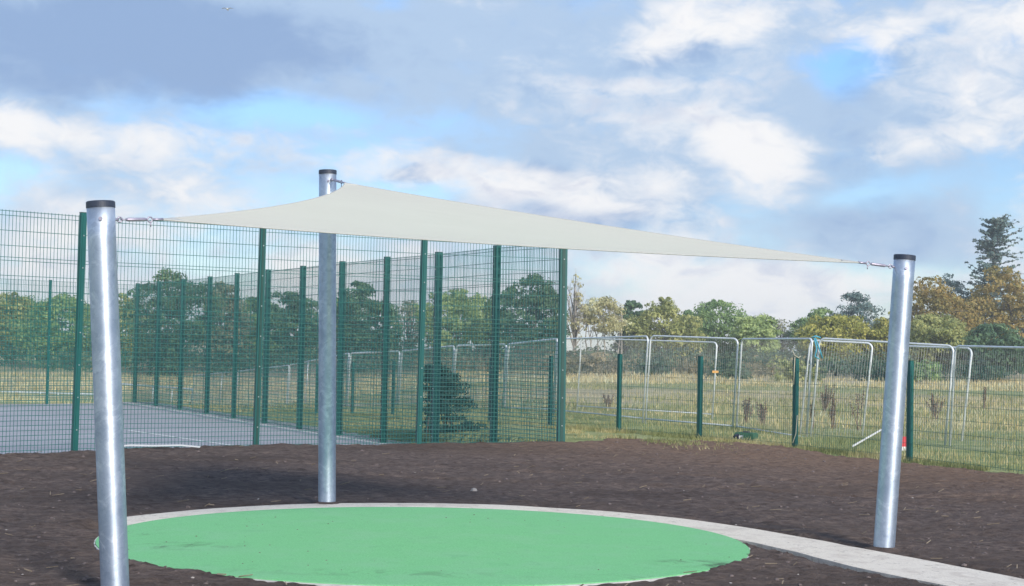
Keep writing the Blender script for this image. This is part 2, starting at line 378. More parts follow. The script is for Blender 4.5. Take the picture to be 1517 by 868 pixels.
# ------------------------------------------------------------------ object helpers
def tag(o, label=None, cat=None, group=None, kind=None):
    if label: o['label'] = label
    if cat: o['category'] = cat
    if group: o['group'] = group
    if kind: o['kind'] = kind
    return o
def empty(name, loc, label, cat, group=None):
    o = bpy.data.objects.new(name, None); COL.objects.link(o)
    o.empty_display_size = 0.2
    o.location = loc
    return tag(o, label, cat, group)
class MB:
    """collects world-space geometry; build() links it as one mesh object in its parent's space"""
    def __init__(self):
        self.v = []; self.f = []
    def face_strip(self, rings, closed=True, cap=True):
        n = len(rings[0]); base = len(self.v)
        for r in rings:
            self.v.extend([tuple(p) for p in r])
        for i in range(len(rings) - 1):
            for j in range(n if closed else n - 1):
                a = base + i * n + j; b2 = base + i * n + (j + 1) % n
                self.f.append((a, b2, b2 + n, a + n))
        if cap:
            self.f.append(tuple(base + j for j in reversed(range(n))))
            e = base + (len(rings) - 1) * n
            self.f.append(tuple(e + j for j in range(n)))
    def tube(self, pts, rad, seg=8, cap=True):
        pts = [Vector(p) for p in pts]
        rs = rad if isinstance(rad, (list, tuple)) else [rad] * len(pts)
        rings = []; u = None
        for i, p in enumerate(pts):
            d = (pts[min(i + 1, len(pts) - 1)] - pts[max(i - 1, 0)]).normalized()
            if u is None:
                u = d.orthogonal().normalized()
            else:
                u = (u - d * u.dot(d))
                u = u.normalized() if u.length > 1e-5 else d.orthogonal().normalized()
            v = d.cross(u)
            rings.append([p + (u * math.cos(2 * math.pi * k / seg) + v * math.sin(2 * math.pi * k / seg)) * rs[i] for k in range(seg)])
        self.face_strip(rings, True, cap)
    def bar(self, a, b, w1, w2, side):
        """rectangular bar from a to b; w1 along side, w2 across"""
        a = Vector(a); b = Vector(b); d = (b - a).normalized(); s = Vector(side); s = (s - d * s.dot(d)).normalized(); q = d.cross(s)
        rings = [[p + s * (sx * w1 / 2) + q * (sq * w2 / 2) for sx, sq in ((-1, -1), (1, -1), (1, 1), (-1, 1))] for p in (a, b)]
        self.face_strip(rings)
    def box(self, c, size, rz=0.0):
        c = Vector(c); cr, sr = math.cos(rz), math.sin(rz)
        self.bar(c - Vector((0, 0, size[2] / 2)), c + Vector((0, 0, size[2] / 2)), size[0], size[1], (cr, sr, 0))
    def torus(self, c, axis, R, r, seg=14, sub=6):
        c = Vector(c); ax = Vector(axis).normalized(); u = ax.orthogonal().normalized(); v = ax.cross(u)
        base = len(self.v)
        for i in range(seg):
            a = 2 * math.pi * i / seg; d = u * math.cos(a) + v * math.sin(a)
            for j in range(sub):
                b2 = 2 * math.pi * j / sub
                self.v.append(tuple(c + d * (R + r * math.cos(b2)) + ax * (r * math.sin(b2))))
        for i in range(seg):
            for j in range(sub):
                self.f.append((base + i * sub + j, base + ((i + 1) % seg) * sub + j, base + ((i + 1) % seg) * sub + (j + 1) % sub, base + i * sub + (j + 1) % sub))
    def build(self, name, mat, parent=None, origin=None, smooth=False):
        if parent is not None:
            o0 = Vector(origin) if origin is not None else origin_of(parent)
        else:
            o0 = Vector(origin) if origin is not None else Vector((0, 0, 0))
        me = bpy.data.meshes.new(name)
        me.from_pydata([(p[0] - o0[0], p[1] - o0[1], p[2] - o0[2]) for p in self.v], [], self.f)
        me.materials.append(M[mat]); me.update()
        if smooth:
            me.polygons.foreach_set('use_smooth', [True] * len(me.polygons))
        o = bpy.data.objects.new(name, me); COL.objects.link(o)
        if parent is not None:
            o.parent = parent
        else:
            o.location = o0
        return o
def origin_of(o):
    p = Vector((0, 0, 0))
    while o is not None:
        p += o.location; o = o.parent
    return p
def np_mesh(name, V, Fq, mat, parent=None, origin=None, smooth=False):
    """big mesh from arrays; Fq is (n,3) or (n,4)"""
    o0 = np.array(origin if origin is not None else (origin_of(parent) if parent is not None else (0, 0, 0)), dtype=np.float64)
    V = np.asarray(V, dtype=np.float64) - o0
    k = Fq.shape[1]
    me = bpy.data.meshes.new(name)
    me.vertices.add(len(V)); me.vertices.foreach_set('co', V.astype(np.float32).ravel())
    me.loops.add(Fq.size); me.loops.foreach_set('vertex_index', Fq.astype(np.int32).ravel())
    me.polygons.add(len(Fq))
    me.polygons.foreach_set('loop_start', np.arange(0, Fq.size, k, dtype=np.int32))
    if smooth:
        me.polygons.foreach_set('use_smooth', np.ones(len(Fq), dtype=bool))
    me.materials.append(M[mat]); me.update(calc_edges=True)
    o = bpy.data.objects.new(name, me); COL.objects.link(o)
    if parent is not None:
        o.parent = parent
    else:
        o.location = o0
    return o
def sstep(a, b, x):
    t = np.clip((x - a) / (b - a), 0, 1); return t * t * (3 - 2 * t)
def vnoise(x, y, seed=0):
    xi = np.floor(x).astype(np.int64); yi = np.floor(y).astype(np.int64); xf = x - xi; yf = y - yi
    def h(a, b):
        n = (a * 374761393 + b * 668265263 + seed * 1442695041) & 0xFFFFFFFF
        n = ((n ^ (n >> 13)) * 1274126177) & 0xFFFFFFFF
        return ((n ^ (n >> 16)) & 0xFFFF) / 65535.0
    u = xf * xf * (3 - 2 * xf); v = yf * yf * (3 - 2 * yf)
    return (h(xi, yi) * (1 - u) + h(xi + 1, yi) * u) * (1 - v) + (h(xi, yi + 1) * (1 - u) + h(xi + 1, yi + 1) * u) * v
def fbm(x, y, octv=4, seed=0, gain=0.5):
    s = 0; a = 1; tot = 0
    for k in range(octv):
        s = s + a * vnoise(x * 2 ** k + 17.3 * k, y * 2 ** k + 9.1 * k, seed + k); tot += a; a *= gain
    return s / tot - 0.5
def inside(X, Y, poly):
    """signed distance to a convex polygon (counter-clockwise), positive inside"""
    d = np.full(np.shape(X), 1e9)
    for i in range(len(poly)):
        x1, y1 = poly[i]; x2, y2 = poly[(i + 1) % len(poly)]
        L = math.hypot(x2 - x1, y2 - y1)
        d = np.minimum(d, (-(y2 - y1) * (X - x1) + (x2 - x1) * (Y - y1)) / L)
    return d
def grid_faces(nr, nc, keep=None):
    i, j = np.meshgrid(np.arange(nr - 1), np.arange(nc - 1), indexing='ij')
    a = (i * nc + j).ravel(); F = np.stack([a, a + 1, a + nc + 1, a + nc], 1)
    if keep is not None:
        F = F[keep.ravel()[F].any(1)]
    return F

# ------------------------------------------------------------------ layout of the ground (metres, camera at the origin, y away from it)
COURT_Z = -0.43
FRONT = [(0.83, 24.40), (-1.41, 23.65), (-3.72, 22.36), (-5.96, 20.89), (-7.71, 19.20), (-9.5, 17.45), (-11.3, 15.7)]
SIDE = [(0.83, 24.40), (-0.27, 26.13), (-1.37, 28.06), (-2.48, 30.00), (-3.58, 31.93), (-4.67, 33.86), (-5.76, 35.80), (-6.84, 37.73), (-7.90, 39.66), (-9.02, 41.59), (-10.12, 43.52), (-11.21, 45.46)]
SIDE_TOP = [3.24, 3.25, 3.23, 3.23, 3.22, 3.20, 3.19, 3.17, 3.15, 3.14, 3.14, 3.13]
FAR = [(-11.21, 45.46), (-13.23, 43.5), (-15.10, 41.6), (-16.95, 39.7)]
LOW = [(8.6, 16.8), (7.10, 19.86), (5.93, 22.55), (4.69, 24.98), (3.38, 27.07), (2.06, 28.70), (0.83, 31.00), (-0.43, 33.40), (-1.68, 35.80), (-2.93, 38.20), (-4.20, 40.60), (-5.46, 43.00)]
COURT = [(0.83, 24.40), (-11.21, 45.46), (-27.0, 33.0), (-20.0, 12.0), (-11.3, 15.7), (-7.71, 19.20)]
COURT_CV = [(0.83, 24.40), (-11.21, 45.46), (-26.0, 32.5), (-14.0, 12.5)]
SOIL = [(-14.0, 1.0), (11.8, 1.0), (9.6, 15.2), (6.95, 19.75), (4.55, 24.75), (1.55, 26.6), (0.9, 25.0), (-1.41, 23.72), (-3.72, 22.43), (-5.96, 20.96), (-7.71, 19.27), (-14.0, 13.0)]
def terrain(X, Y):
    X = np.asarray(X, float); Y = np.asarray(Y, float)
    L = np.interp(Y, [0, 25, 45, 70, 100, 150, 200, 600], [-.4, -.5, -.6, -1.7, -3.0, -1.9, -1.6, -1.6])
    Rr = np.interp(Y, [0, 20, 28, 35, 60, 100, 150, 250, 600], [-.08, -.05, -.05, -.2, -.5, -.9, -1.1, -1.2, -1.2])
    s = sstep(-.2, .02, X / np.maximum(Y, 1.0))
    return L * (1 - s) + Rr * s

# terrain sheet out to the horizon
xs = np.unique(np.concatenate([np.linspace(-700, -120, 22), np.linspace(-120, -24, 42), np.linspace(-24, 16, 120), np.linspace(16, 120, 48), np.linspace(120, 700, 22)]))
ys = np.unique(np.concatenate([np.linspace(-60, 8, 14), np.linspace(8, 52, 130), np.linspace(52, 130, 70), np.linspace(130, 260, 40), np.linspace(260, 640, 16)]))
X, Y = np.meshgrid(xs, ys)
Z = terrain(X, Y)
Z += fbm(X * 0.35, Y * 0.35, 3, 5) * 0.10 * sstep(26, 45, Y) + fbm(X * 0.05, Y * 0.05, 3, 8) * 0.5 * sstep(60, 130, Y)
din = inside(X, Y, COURT_CV)
Z = np.where(din > -0.3, np.minimum(Z, -0.72), Z)
dsoil = np.minimum(inside(X, Y, [(-14.0, 1.0), (11.8, 1.0), (9.6, 15.2), (6.95, 19.75), (4.55, 24.75), (0.9, 25.0), (-7.71, 19.0), (-14.0, 13.0)]), 1)
Z = np.where(dsoil > 0.45, np.minimum(Z, -0.45), Z)
g = np_mesh('field', np.stack([X.ravel(), Y.ravel(), Z.ravel()], 1), grid_faces(*X.shape), 'field_grass', smooth=True)
tag(g, 'rough field of green and straw coloured grass beyond the fences', kind='structure')

# dug soil round the pad: a real relief of clods and ruts
CX, CY, RX, RY = -0.645, 12.13, 2.55, 2.31
PATH_FAR = [(-3.42, 13.05), (-3.30, 13.29), (-2.79, 13.96), (-2.24, 14.40), (-1.74, 14.66), (-0.84, 14.85), (-0.08, 14.84), (0.95, 14.46), (1.55, 14.03), (2.07, 13.44), (2.52, 12.69), (2.91, 11.98), (3.27, 11.34), (3.61, 10.66), (4.3, 9.2), (5.2, 7.2), (6.1, 5.2)]
PATH_NEAR = [(-3.20, 12.55), (-3.02, 12.80), (-2.55, 13.2), (-2.0, 13.75), (-1.5, 14.0), (-0.8, 14.2), (-0.1, 14.2), (0.6, 13.95), (1.1, 13.6), (1.62, 12.95), (1.98, 12.42), (2.28, 11.75), (2.56, 11.0), (2.94, 10.35), (3.62, 9.0), (4.5, 7.0), (5.4, 5.0)]
def resample(P, n):
    P = np.array(P); c = np.concatenate([[0], np.cumsum(np.hypot(*np.diff(P, axis=0).T))]); s = np.linspace(0, c[-1], n * 8)
    Q = np.stack([np.interp(s, c, P[:, k]) for k in (0, 1)], 1)
    ker = np.hanning(41); ker /= ker.sum()
    pad = np.concatenate([2 * Q[0] - Q[20:0:-1], Q, 2 * Q[-1] - Q[-2:-22:-1]])
    Q = np.stack([np.convolve(pad[:, k], ker, 'valid') for k in (0, 1)], 1)
    return Q[np.linspace(0, len(Q) - 1, n).astype(int)]
pf = resample(PATH_FAR, 110); pn = resample(PATH_NEAR, 110)
def path_depth(X, Y):
    """positive inside the path strip: distance to the nearer edge"""
    best = np.full(X.shape, 1e9); out = np.full(X.shape, -1e9)
    mid = (pf + pn) / 2; hw = np.hypot(*(pf - pn).T) / 2
    for c, h in zip(mid[::2], hw[::2]):
        d = h - np.hypot(X - c[0], Y - c[1]); out = np.maximum(out, d)
    return out
us = np.linspace(-0.62, 0.62, 470)
yr = np.concatenate([np.linspace(1.2, 7.0, 40)[:-1], np.exp(np.linspace(math.log(7.0), math.log(29.0), 470))])
U, Y = np.meshgrid(us, yr); X = U * np.maximum(Y, 4.0)
d1 = np.minimum(inside(X, Y, [(-14.0, 1.0), (11.8, 1.0), (9.6, 15.2), (6.95, 19.75), (4.55, 24.75), (1.3, 26.9), (-14, 26.9)]), 5)
fx = np.array([p[0] for p in reversed(FRONT)] + [1.0, 1.5, 2.2]); fy = np.array([p[1] + 0.06 for p in reversed(FRONT)] + [24.7, 25.6, 27.5])
d2 = (np.interp(X, fx, fy) - Y) * 0.85
dS = np.minimum(d1, d2) + fbm(X * 1.3, Y * 1.3, 3, 3) * 0.22
Zs = 0.015 + fbm(X * 0.5, Y * 0.5, 3, 11) * 0.10 + fbm(X * 2.4, Y * 3.4, 4, 21, 0.6) * 0.042
rut = fbm(X * 3.0 + Y * 0.5, Y * 9.0, 4, 31, 0.62); Zs += np.abs(rut) * 0.065
cl = fbm(X * 11, Y * 13, 3, 41, 0.6); Zs += np.maximum(cl - 0.03, 0) * 0.055
Zs -= 0.02
tk = np.abs((Y - 17.6) + 0.10 * X + 0.25 * np.sin(X * 0.5)); Zs -= 0.035 * (sstep(0.16, 0.05, np.abs(tk - 0.0)) + sstep(0.16, 0.05, np.abs((Y - 19.2) + 0.10 * X + 0.25 * np.sin(X * 0.5))))
ell = (np.hypot((X - CX) / RX, (Y - CY) / RY) - 1) * 2.4
edge = ell + fbm(X * 3.4, Y * 3.4, 4, 51) * 0.025
low = sstep(0.0, -0.07, edge)
pd = path_depth(X, Y) + fbm(X * 3.0, Y * 3.0, 4, 61) * 0.11
low = np.maximum(low, sstep(-0.06, 0.06, pd))
Zs = Zs * (1 - low) + (-0.05) * low
nearmask = sstep(0.3, 0.0, np.abs(ell)) * (Y < CY - 0.3)
Zs += sstep(0.40, 0.0, np.abs(ell)) * (Y < CY - 0.9) * (1 - low) * 0.014
fall = sstep(0.10, -0.35, dS)
Zs = Zs * (1 - fall) + (-0.9) * fall
s_ob = np_mesh('soil', np.stack([X.ravel(), Y.ravel(), Zs.ravel()], 1), grid_faces(*X.shape, keep=dS > -0.45), 'soil', smooth=False)
tag(s_ob, 'dark freshly dug soil around the green pad', kind='structure')

def ribbon_mesh(name, far, near, z, th, mat):
    mb = MB()
    rings = []
    for a, b2 in zip(far, near):
        rings.append([(a[0], a[1], z), (b2[0], b2[1], z), (b2[0], b2[1], z - th), (a[0], a[1], z - th)])
    mb.face_strip(rings)
    return mb.build(name, mat)
jj = fbm(pf[:, 0] * 4, pf[:, 1] * 4, 3, 71)[:, None] * 0.05
o = ribbon_mesh('path', pf + jj * 0.6, pn + jj * 0.6, 0.019, 0.15, 'path_concrete')
tag(o, 'curved pale concrete path strip behind the green pad', kind='structure')

# green pad
pad = MB()
N = 160
rings = []
for rr_, zz in ((1.0, -0.1), (1.0, 0.024), (0.97, 0.026), (0.6, 0.029), (0.2, 0.031)):
    rings.append([(CX + RX * rr_ * math.cos(2 * math.pi * k / N), CY + RY * rr_ * math.sin(2 * math.pi * k / N), zz) for k in range(N)])
pad.face_strip(rings, True, False)
pad.f.append(tuple(len(pad.v) - N + k for k in range(N)))
pad_t = empty('safety_surface', (CX, CY, 0), 'round bright green rubber safety surface set in the dark soil', 'safety surface')
pad.build('rubber_top', 'green_rubber', pad_t)
rim = MB()
N = 120
ri = [[(CX + (RX + q) * math.cos(2 * math.pi * k / N), CY + (RY + q) * math.sin(2 * math.pi * k / N), z) for q, z in ((0.002, -0.1), (0.013, -0.1), (0.013, 0.017), (0.002, 0.017))] for k in range(N + 1)]
rim.face_strip(ri, True, False)
rim.build('edging', 'kerb_concrete', pad_t)

# ball court floor
cb = MB()
top = [(x, y, COURT_Z) for x, y in COURT_CV]; bot = [(x, y, COURT_Z - 0.2) for x, y in COURT_CV]
cb.face_strip([bot, top])
tag(cb.build('court_floor', 'court_asphalt'), 'pale grey court floor inside the green fences', kind='structure')
def strip(name, a, b2, wid, z, mat, lab, th=0.004):
    mb = MB(); mb.bar((a[0], a[1], z), (b2[0], b2[1], z), wid, th, (-(b2[1] - a[1]), b2[0] - a[0], 0))
    return tag(mb.build(name, mat), lab, kind='structure')
ux, uy = (-12.04 / 24.26, 21.06 / 24.26)      # along the side run
nx, ny = (uy, -ux)                            # outward from the court
strip('gravel', (0.5 + nx * .1, 25.0 + ny * .1), (-11.4 + nx * .1, 45.8 + ny * .1), 1.1, COURT_Z + 0.006, 'pale_gravel', 'pale gravel strip under the side fence of the court')
strip('kerb', (0.4 - nx * .55, 25.2 - ny * .55), (-11.3 - nx * .55, 45.6 - ny * .55), 0.10, COURT_Z + 0.02, 'kerb_concrete', 'thin pale edging kerb along the court side', 0.06)
strip('court_marking', (-8.07, 32.26), (-3.2, 25.8), 0.08, COURT_Z + 0.006, 'white_paint', 'white line painted on the court floor')

# ------------------------------------------------------------------ fences of green weld mesh
def mesh_panel(a, b2, ztop_a, ztop_b, zb_a, zb_b, split, parent, wire=0.0053, dv=0.05, low_step=0.0667, up_step=0.2, mat='green_wire', inset=0.03):
    a = Vector((*a, 0)); b2 = Vector((*b2, 0)); d = b2 - a; L = d.length; d.normalize()
    n = Vector((-d.y, d.x, 0))
    a2 = a + d * inset; L2 = L - 2 * inset
    mb = MB()
    zt = lambda s: ztop_a + (ztop_b - ztop_a) * s
    zb = lambda s: zb_a + (zb_b - zb_a) * s
    k = max(2, int(round(L2 / dv)))
    for i in range(k + 1):
        s = i / k; p = a2 + d * (L2 * s)
        mb.bar((p.x, p.y, zb(s)), (p.x, p.y, zt(s) - 0.0), wire, wire, d)
    hs = []; h = 0.03
    H = zt(0.5) - zb(0.5)
    if split > 1: hs.append(H - 0.63); hs.append(H - 0.015)
    while h < H - 0.02:
        hs.append(h)
        h += up_step if h > split else low_step
    for h in hs:
        for side in ((1, -1) if True else (1,)):
            off = n * (side * wire)
            p = a2 + off; q = a2 + d * L2 + off
            mb.bar((p.x, p.y, zt(0) - H + h), (q.x, q.y, zt(1) - H + h), wire * 1.25, wire * 1.25, n)
    p = a2; q = a2 + d * L2
    return mb.build('mesh_panel', mat, parent)
def fence_post(p, zb, zt, wid, dep, d, parent, lean=(0, 0), groove=True):
    mb = MB()
    a = Vector((p[0], p[1], zb)); b2 = Vector((p[0] + lean[0], p[1] + lean[1], zt)); side = Vector((d[0], d[1], 0)).normalized()
    mb.bar(a, b2, wid, dep, side)
    o = mb.build('post', 'green_paint', parent)
    nrm = Vector((-side.y, side.x, 0))
    if nrm.y > 0: nrm = -nrm
    if groove:
        g = MB(); off = nrm * (dep / 2 + 0.004)
        g.bar(a + off + Vector((0, 0, .05)), b2 + off - Vector((0, 0, .03)), wid * 0.42, 0.008, side)
        g.build('clamp_bar', 'dark_groove' if groove == 2 else 'green_paint', o)
        bo = MB()
        for k in range(8):
            c = a.lerp(b2, (k + 0.6) / 8.3) + off + nrm * 0.006
            bo.box(c, (0.016, 0.012, 0.016), math.atan2(side.y, side.x))
        tag(bo.build('fixing_bolts', 'pale_bolt', o), kind='stuff')
    cp = MB(); cp.bar(b2 + Vector((0, 0, 0.0005)), b2 + Vector((0, 0, 0.012)), wid * 1.06, dep * 1.06, side); cp.build('post_cap', 'dark_groove', o)
    return o
def dirn(a, b2):
    L = math.hypot(b2[0] - a[0], b2[1] - a[1]); return ((b2[0] - a[0]) / L, (b2[1] - a[1]) / L)
front = empty('ball_court_fence', (-3.72, 22.36, COURT_Z), 'tall green mesh fence run facing the soil, nearest side of the court', 'fence', 'tall mesh fences of the ball court')
for i in range(len(FRONT) - 1):
    a, b2 = FRONT[i], FRONT[i + 1]
    mesh_panel(a, b2, 3.23, 3.23, COURT_Z + .02, COURT_Z + .02, 2.35, front)
    if i > 0:
        fence_post(a, COURT_Z, 3.26, 0.080, 0.060, dirn(a, b2), front, (0.03, 0), 2 if i == 2 else 1)
fence_post(FRONT[-1], COURT_Z, 3.26, 0.08, 0.06, dirn(FRONT[-2], FRONT[-1]), front)
fence_post(FRONT[0], COURT_Z, 3.26, 0.12, 0.08, dirn(FRONT[0], FRONT[1]), front, (-0.02, 0), 2)
side = empty('ball_court_fence', (-5.76, 35.8, COURT_Z), 'tall green mesh fence run receding along the right side of the court', 'fence', 'tall mesh fences of the ball court')
for i in range(len(SIDE) - 1):
    a, b2 = SIDE[i], SIDE[i + 1]
    mesh_panel(a, b2, SIDE_TOP[i] - .02, SIDE_TOP[i + 1] - .02, COURT_Z + .02, COURT_Z + .02, 2.35, side)
    fence_post(b2, COURT_Z, SIDE_TOP[i + 1], 0.115 if i < 2 else 0.10, 0.10, dirn(a, b2), side, (0.0, 0), 2 if i in (0, 2) else 1)
farf = empty('ball_court_fence', (-13.23, 43.5, COURT_Z), 'tall green mesh fence run at the far end of the court', 'fence', 'tall mesh fences of the ball court')
for i in range(len(FAR) - 1):
    a, b2 = FAR[i], FAR[i + 1]
    mesh_panel(a, b2, 3.1, 3.1, COURT_Z + .02, COURT_Z + .02, 2.35, farf, dv=0.05, wire=0.006)
    fence_post(b2, COURT_Z, 3.11, 0.07, 0.06, dirn(a, b2), farf, (0, 0), 1)
lowf = empty('low_fence', (3.38, 27.07, 0), 'low green mesh fence with short green posts along the soil edge on the right', 'fence')
LZ = [-0.03, -0.03, -0.03, -0.03, -0.03, -0.03, 0.0, -0.03, -0.06, -0.16, -0.28, -0.42]
LT = [1.45, 1.44, 1.44, 1.43, 1.41, 1.41, 1.33, 1.25, 1.15, 1.07, 0.98, 0.86]
for i in range(len(LOW) - 1):
    a, b2 = LOW[i], LOW[i + 1]
    mesh_panel(a, b2, LT[i] - .03, LT[i + 1] - .03, LZ[i] + .02, LZ[i + 1] + .02, 0.0, lowf, wire=0.0034, dv=0.05, up_step=0.2)
for i, p in enumerate(LOW):
    q = LOW[min(i + 1, len(LOW) - 1)]; r0 = LOW[max(i - 1, 0)]
    fence_post(p, LZ[i] - .1, LT[i], 0.075, 0.06, dirn(r0, q), lowf, (0, 0), 0)

# ------------------------------------------------------------------ temporary steel panels
GP = 'temporary steel fence panels'
def temp_panel(a, b2, za, zb_, ta, tb, label, clip=False, lean=0.0, dx=0.09, round_l=True, round_r=True, wires=True, mids=(), rad=0.020):
    a = Vector((a[0], a[1], za)); b2 = Vector((b2[0], b2[1], zb_)); ta = Vector((a.x + dx, a.y + lean, ta)); tb = Vector((b2.x + dx, b2.y + lean, tb))
    th = empty('temporary_fence_panel', ((a + b2) / 2), label, 'temporary fence', GP)
    r = 0.12; pts = [a]
    du = (tb - ta).normalized(); up = (ta - a).normalized(); up2 = (tb - b2).normalized()
    for k in range(6):
        s = k / 5 * math.pi / 2; pts.append(ta - up * r * (1 - math.sin(s)) + du * r * (1 - math.cos(s)))
    for k in range(6):
        s = (1 - k / 5) * math.pi / 2; pts.append(tb - up2 * r * (1 - math.sin(s)) - du * r * (1 - math.cos(s)))
    pts.append(b2)
    f = MB(); f.tube(pts, rad, 8)
    bl = 0.14; f.tube([a + up * bl, b2 + up2 * bl], 0.017, 6)
    f.build('frame', 'galvanised_tube', th, smooth=True)
    if wires:
        m_ = MB(); L = (b2 - a).length; n = int(L / 0.055)
        for i in range(1, n):
            s = i / n; p = a.lerp(b2, s) + Vector((0, 0, bl)); q = ta.lerp(tb, s) - Vector((0, 0, 0.02))
            m_.bar(p, q, 0.0026, 0.0026, (1, 0, 0))
        for i in range(1, 8):
            s = i / 8; m_.bar(a.lerp(ta, .07 + .93 * s), b2.lerp(tb, .07 + .93 * s), 0.0026, 0.0026, (0, 0, 1))
        m_.build('wire_infill', 'galvanised_wire', th)
    for s in mids:
        u_ = MB(); u_.tube([a.lerp(b2, s) + Vector((0, 0, bl)), ta.lerp(tb, s)], rad * 0.8, 6); u_.build('upright', 'galvanised_tube', th, smooth=True)
    if clip:
        c = MB(); c.box(b2.lerp(tb, 0.62), (0.16, 0.05, 0.06)); c.build('clip', 'orange_plastic', th)
    return th
temp_panel((7.66, 26.5), (8.83, 23.6), -.28, -.28, 1.69, 1.67, 'steel temporary panel at the right edge of the photo, right of the shade post')
temp_panel((5.62, 28.45), (7.60, 26.62), -.22, -.28, 1.79, 1.69, 'temporary steel panel with the blue strap tied to its left end', dx=0.16)
temp_panel((4.80, 32.2), (5.58, 28.6), -.22, -.22, 1.77, 1.78, 'temporary steel panel left of the blue strap, behind the rope-tied green low post')
temp_panel((3.06, 34.28), (4.74, 32.34), -.2, -.22, 1.81, 1.77, 'temporary steel panel with bold double upright at its left, between second and third low posts')
temp_panel((1.16, 39.5), (3.02, 34.5), -.27, -.2, 1.71, 1.80, 'temporary steel panel just right of the tall corner post of the court fence')
temp_panel((1.9, 43.0), (5.17, 38.8), -.3, -.27, 1.75, 1.70, 'temporary steel panel standing farther back, its right end closed by an orange clip', clip=True)
temp_panel((5.75, 30.2), (6.86, 29.65), -.25, -.25, 1.76, 1.72, 'short temporary steel panel behind the blue strap panel, rounded corner showing through it', dx=0.2)
temp_panel((7.22, 29.45), (8.3, 28.0), -.3, -.3, 1.68, 1.66, 'tilted temporary steel panel half hidden behind the right shade post', dx=0.2)
temp_panel((-0.16, 44.7), (1.12, 39.6), -.45, -.27, 1.54, 1.71, 'temporary steel panel seen through the mesh between the last side post and the corner post', rad=0.032)
temp_panel((-1.76, 46.6), (-0.22, 44.8), -.53, -.45, 1.46, 1.53, 'temporary steel panel seen through the mesh behind the two rightmost tall side posts', rad=0.032)
temp_panel((-3.74, 51.0), (-1.84, 46.8), -.76, -.53, 1.23, 1.45, 'temporary steel panel seen through the mesh behind the third tall front post from the left', rad=0.032)
temp_panel((-5.72, 53.5), (-3.82, 51.1), -.88, -.76, 1.10, 1.22, 'temporary steel panel seen through the mesh just right of the middle shade post', rad=0.032)
temp_panel((-10.0, 68.4), (-5.8, 53.7), -1.62, -.88, 0.38, 1.09, 'long sloping temporary steel panel seen through the mesh left of the middle shade post', mids=(0.36, 0.66), rad=0.032)
temp_panel((-14.9, 82.7), (-10.1, 68.7), -2.26, -1.62, -0.28, 0.36, 'sloping temporary steel panel far off, beside the second tall front post from the left', mids=(0.5,), rad=0.032)
temp_panel((-20.8, 99.6), (-15.0, 82.9), -2.97, -2.26, -0.99, -0.3, 'most distant sloping temporary steel panel, seen across the court', mids=(0.4, 0.7), rad=0.032)
temp_panel((-28.0, 108.0), (-20.9, 99.8), -3.8, -2.97, -1.9, -1.9, 'low pale temporary panel in the dip just right of the left shade post', mids=(0.25, 0.5, 0.75), rad=0.06)
temp_panel((-40.0, 112.0), (-28.1, 108.1), -3.8, -3.8, -2.75, -2.70, 'low pale temporary panel in the dip at the far left of the photo', mids=(0.12, 0.3, 0.5, 0.62, 0.8), rad=0.06)
def block(c, size, rz, mat, name, label, cat):
    th = empty(name, (c[0], c[1], c[2]), label, cat)
    b0 = MB(); s = size; b0.face_strip([[(c[0] + (sx * s[0] / 2 * k) * math.cos(rz) - (sy * s[1] / 2 * k) * math.sin(rz), c[1] + (sx * s[0] / 2 * k) * math.sin(rz) + (sy * s[1] / 2 * k) * math.cos(rz), c[2] + z) for sx, sy in ((-1, -1), (1, -1), (1, 1), (-1, 1))] for k, z in ((0.96, 0), (1, 0.03), (1, s[2] - 0.03), (0.92, s[2]))])
    b0.build('block', mat, th)
    h = MB(); h.box((c[0], c[1], c[2] + s[2] + 0.012), (s[0] * 0.3, s[1] * 0.4, 0.02), rz); h.build('socket', 'foot_grey', th)
block((4.22, 27.1, -0.03), (0.36, 0.22, 0.11), -0.6, 'foot_block', 'fence_foot', 'green block foot on the grass behind the white litter', 'fence foot')
block((6.66, 28.9, -0.26), (0.60, 0.24, 0.14), -0.5, 'foot_grey', 'fence_foot', 'dark block foot under the temporary panel, left of the right shade post', 'fence foot')

# ------------------------------------------------------------------ shade posts, raked outwards
def shade_post(base, top, r, label):
    th = empty('shade_post', (*base, 0), label, 'post', 'raked steel posts of the shade sail')
    a = Vector((*base, -0.3)); b2 = Vector(top); ax = (b2 - Vector((*base, 0))).normalized()
    a = Vector((*base, 0)) - ax * 0.3
    p = MB(); p.tube([a + (b2 - a) * (k / 12) for k in range(13)], r, 48); p.build('tube', 'galvanised_post', th, smooth=True)
    dk_ = MB(); q_ = np.random.default_rng(int(abs(base[0]) * 100)); ns_ = 28; rg_ = []
    jit = [0.7 + 0.6 * q_.random() for _ in range(ns_)]
    for rr_, zz_ in ((2.3, -0.01), (1.7, 0.012), (1.25, 0.028), (0.99, 0.036)):
        rg_.append([(base[0] + r * (1 + (rr_ - 1) * jit[k]) * math.cos(6.283 * k / ns_), base[1] + r * (1 + (rr_ - 1) * jit[k]) * math.sin(6.283 * k / ns_), zz_) for k in range(ns_)])
    dk_.face_strip(rg_, True, False); o_ = dk_.build('soil_collar', 'soil', th)
    c = MB(); c.tube([b2 - ax * 0.028, b2 + ax * 0.006, b2 + ax * 0.012], [r * 1.035, r * 1.035, r * 0.98], 40); c.build('cap', 'cap_plastic', th)
    c = MB(); q = b2 - ax * 0.10 + Vector((0.01 - base[0] * 0.004, -r * 1.0, 0)); c.tube([q + Vector((0, .01, 0)), q - Vector((0, 0.008, 0))], 0.012, 8); c.build('bolt', 'fitting_steel', th)
    return th, b2, ax
PL = shade_post((-2.37, 9.28), (-2.53, 9.28, 2.40), 0.0845, 'leftmost galvanised steel post, low and nearest the camera, leaning left')
PM = shade_post((-1.74, 14.68), (-1.81, 14.68, 3.22), 0.084, 'tallest galvanised steel post, standing behind the green pad on the path edge')
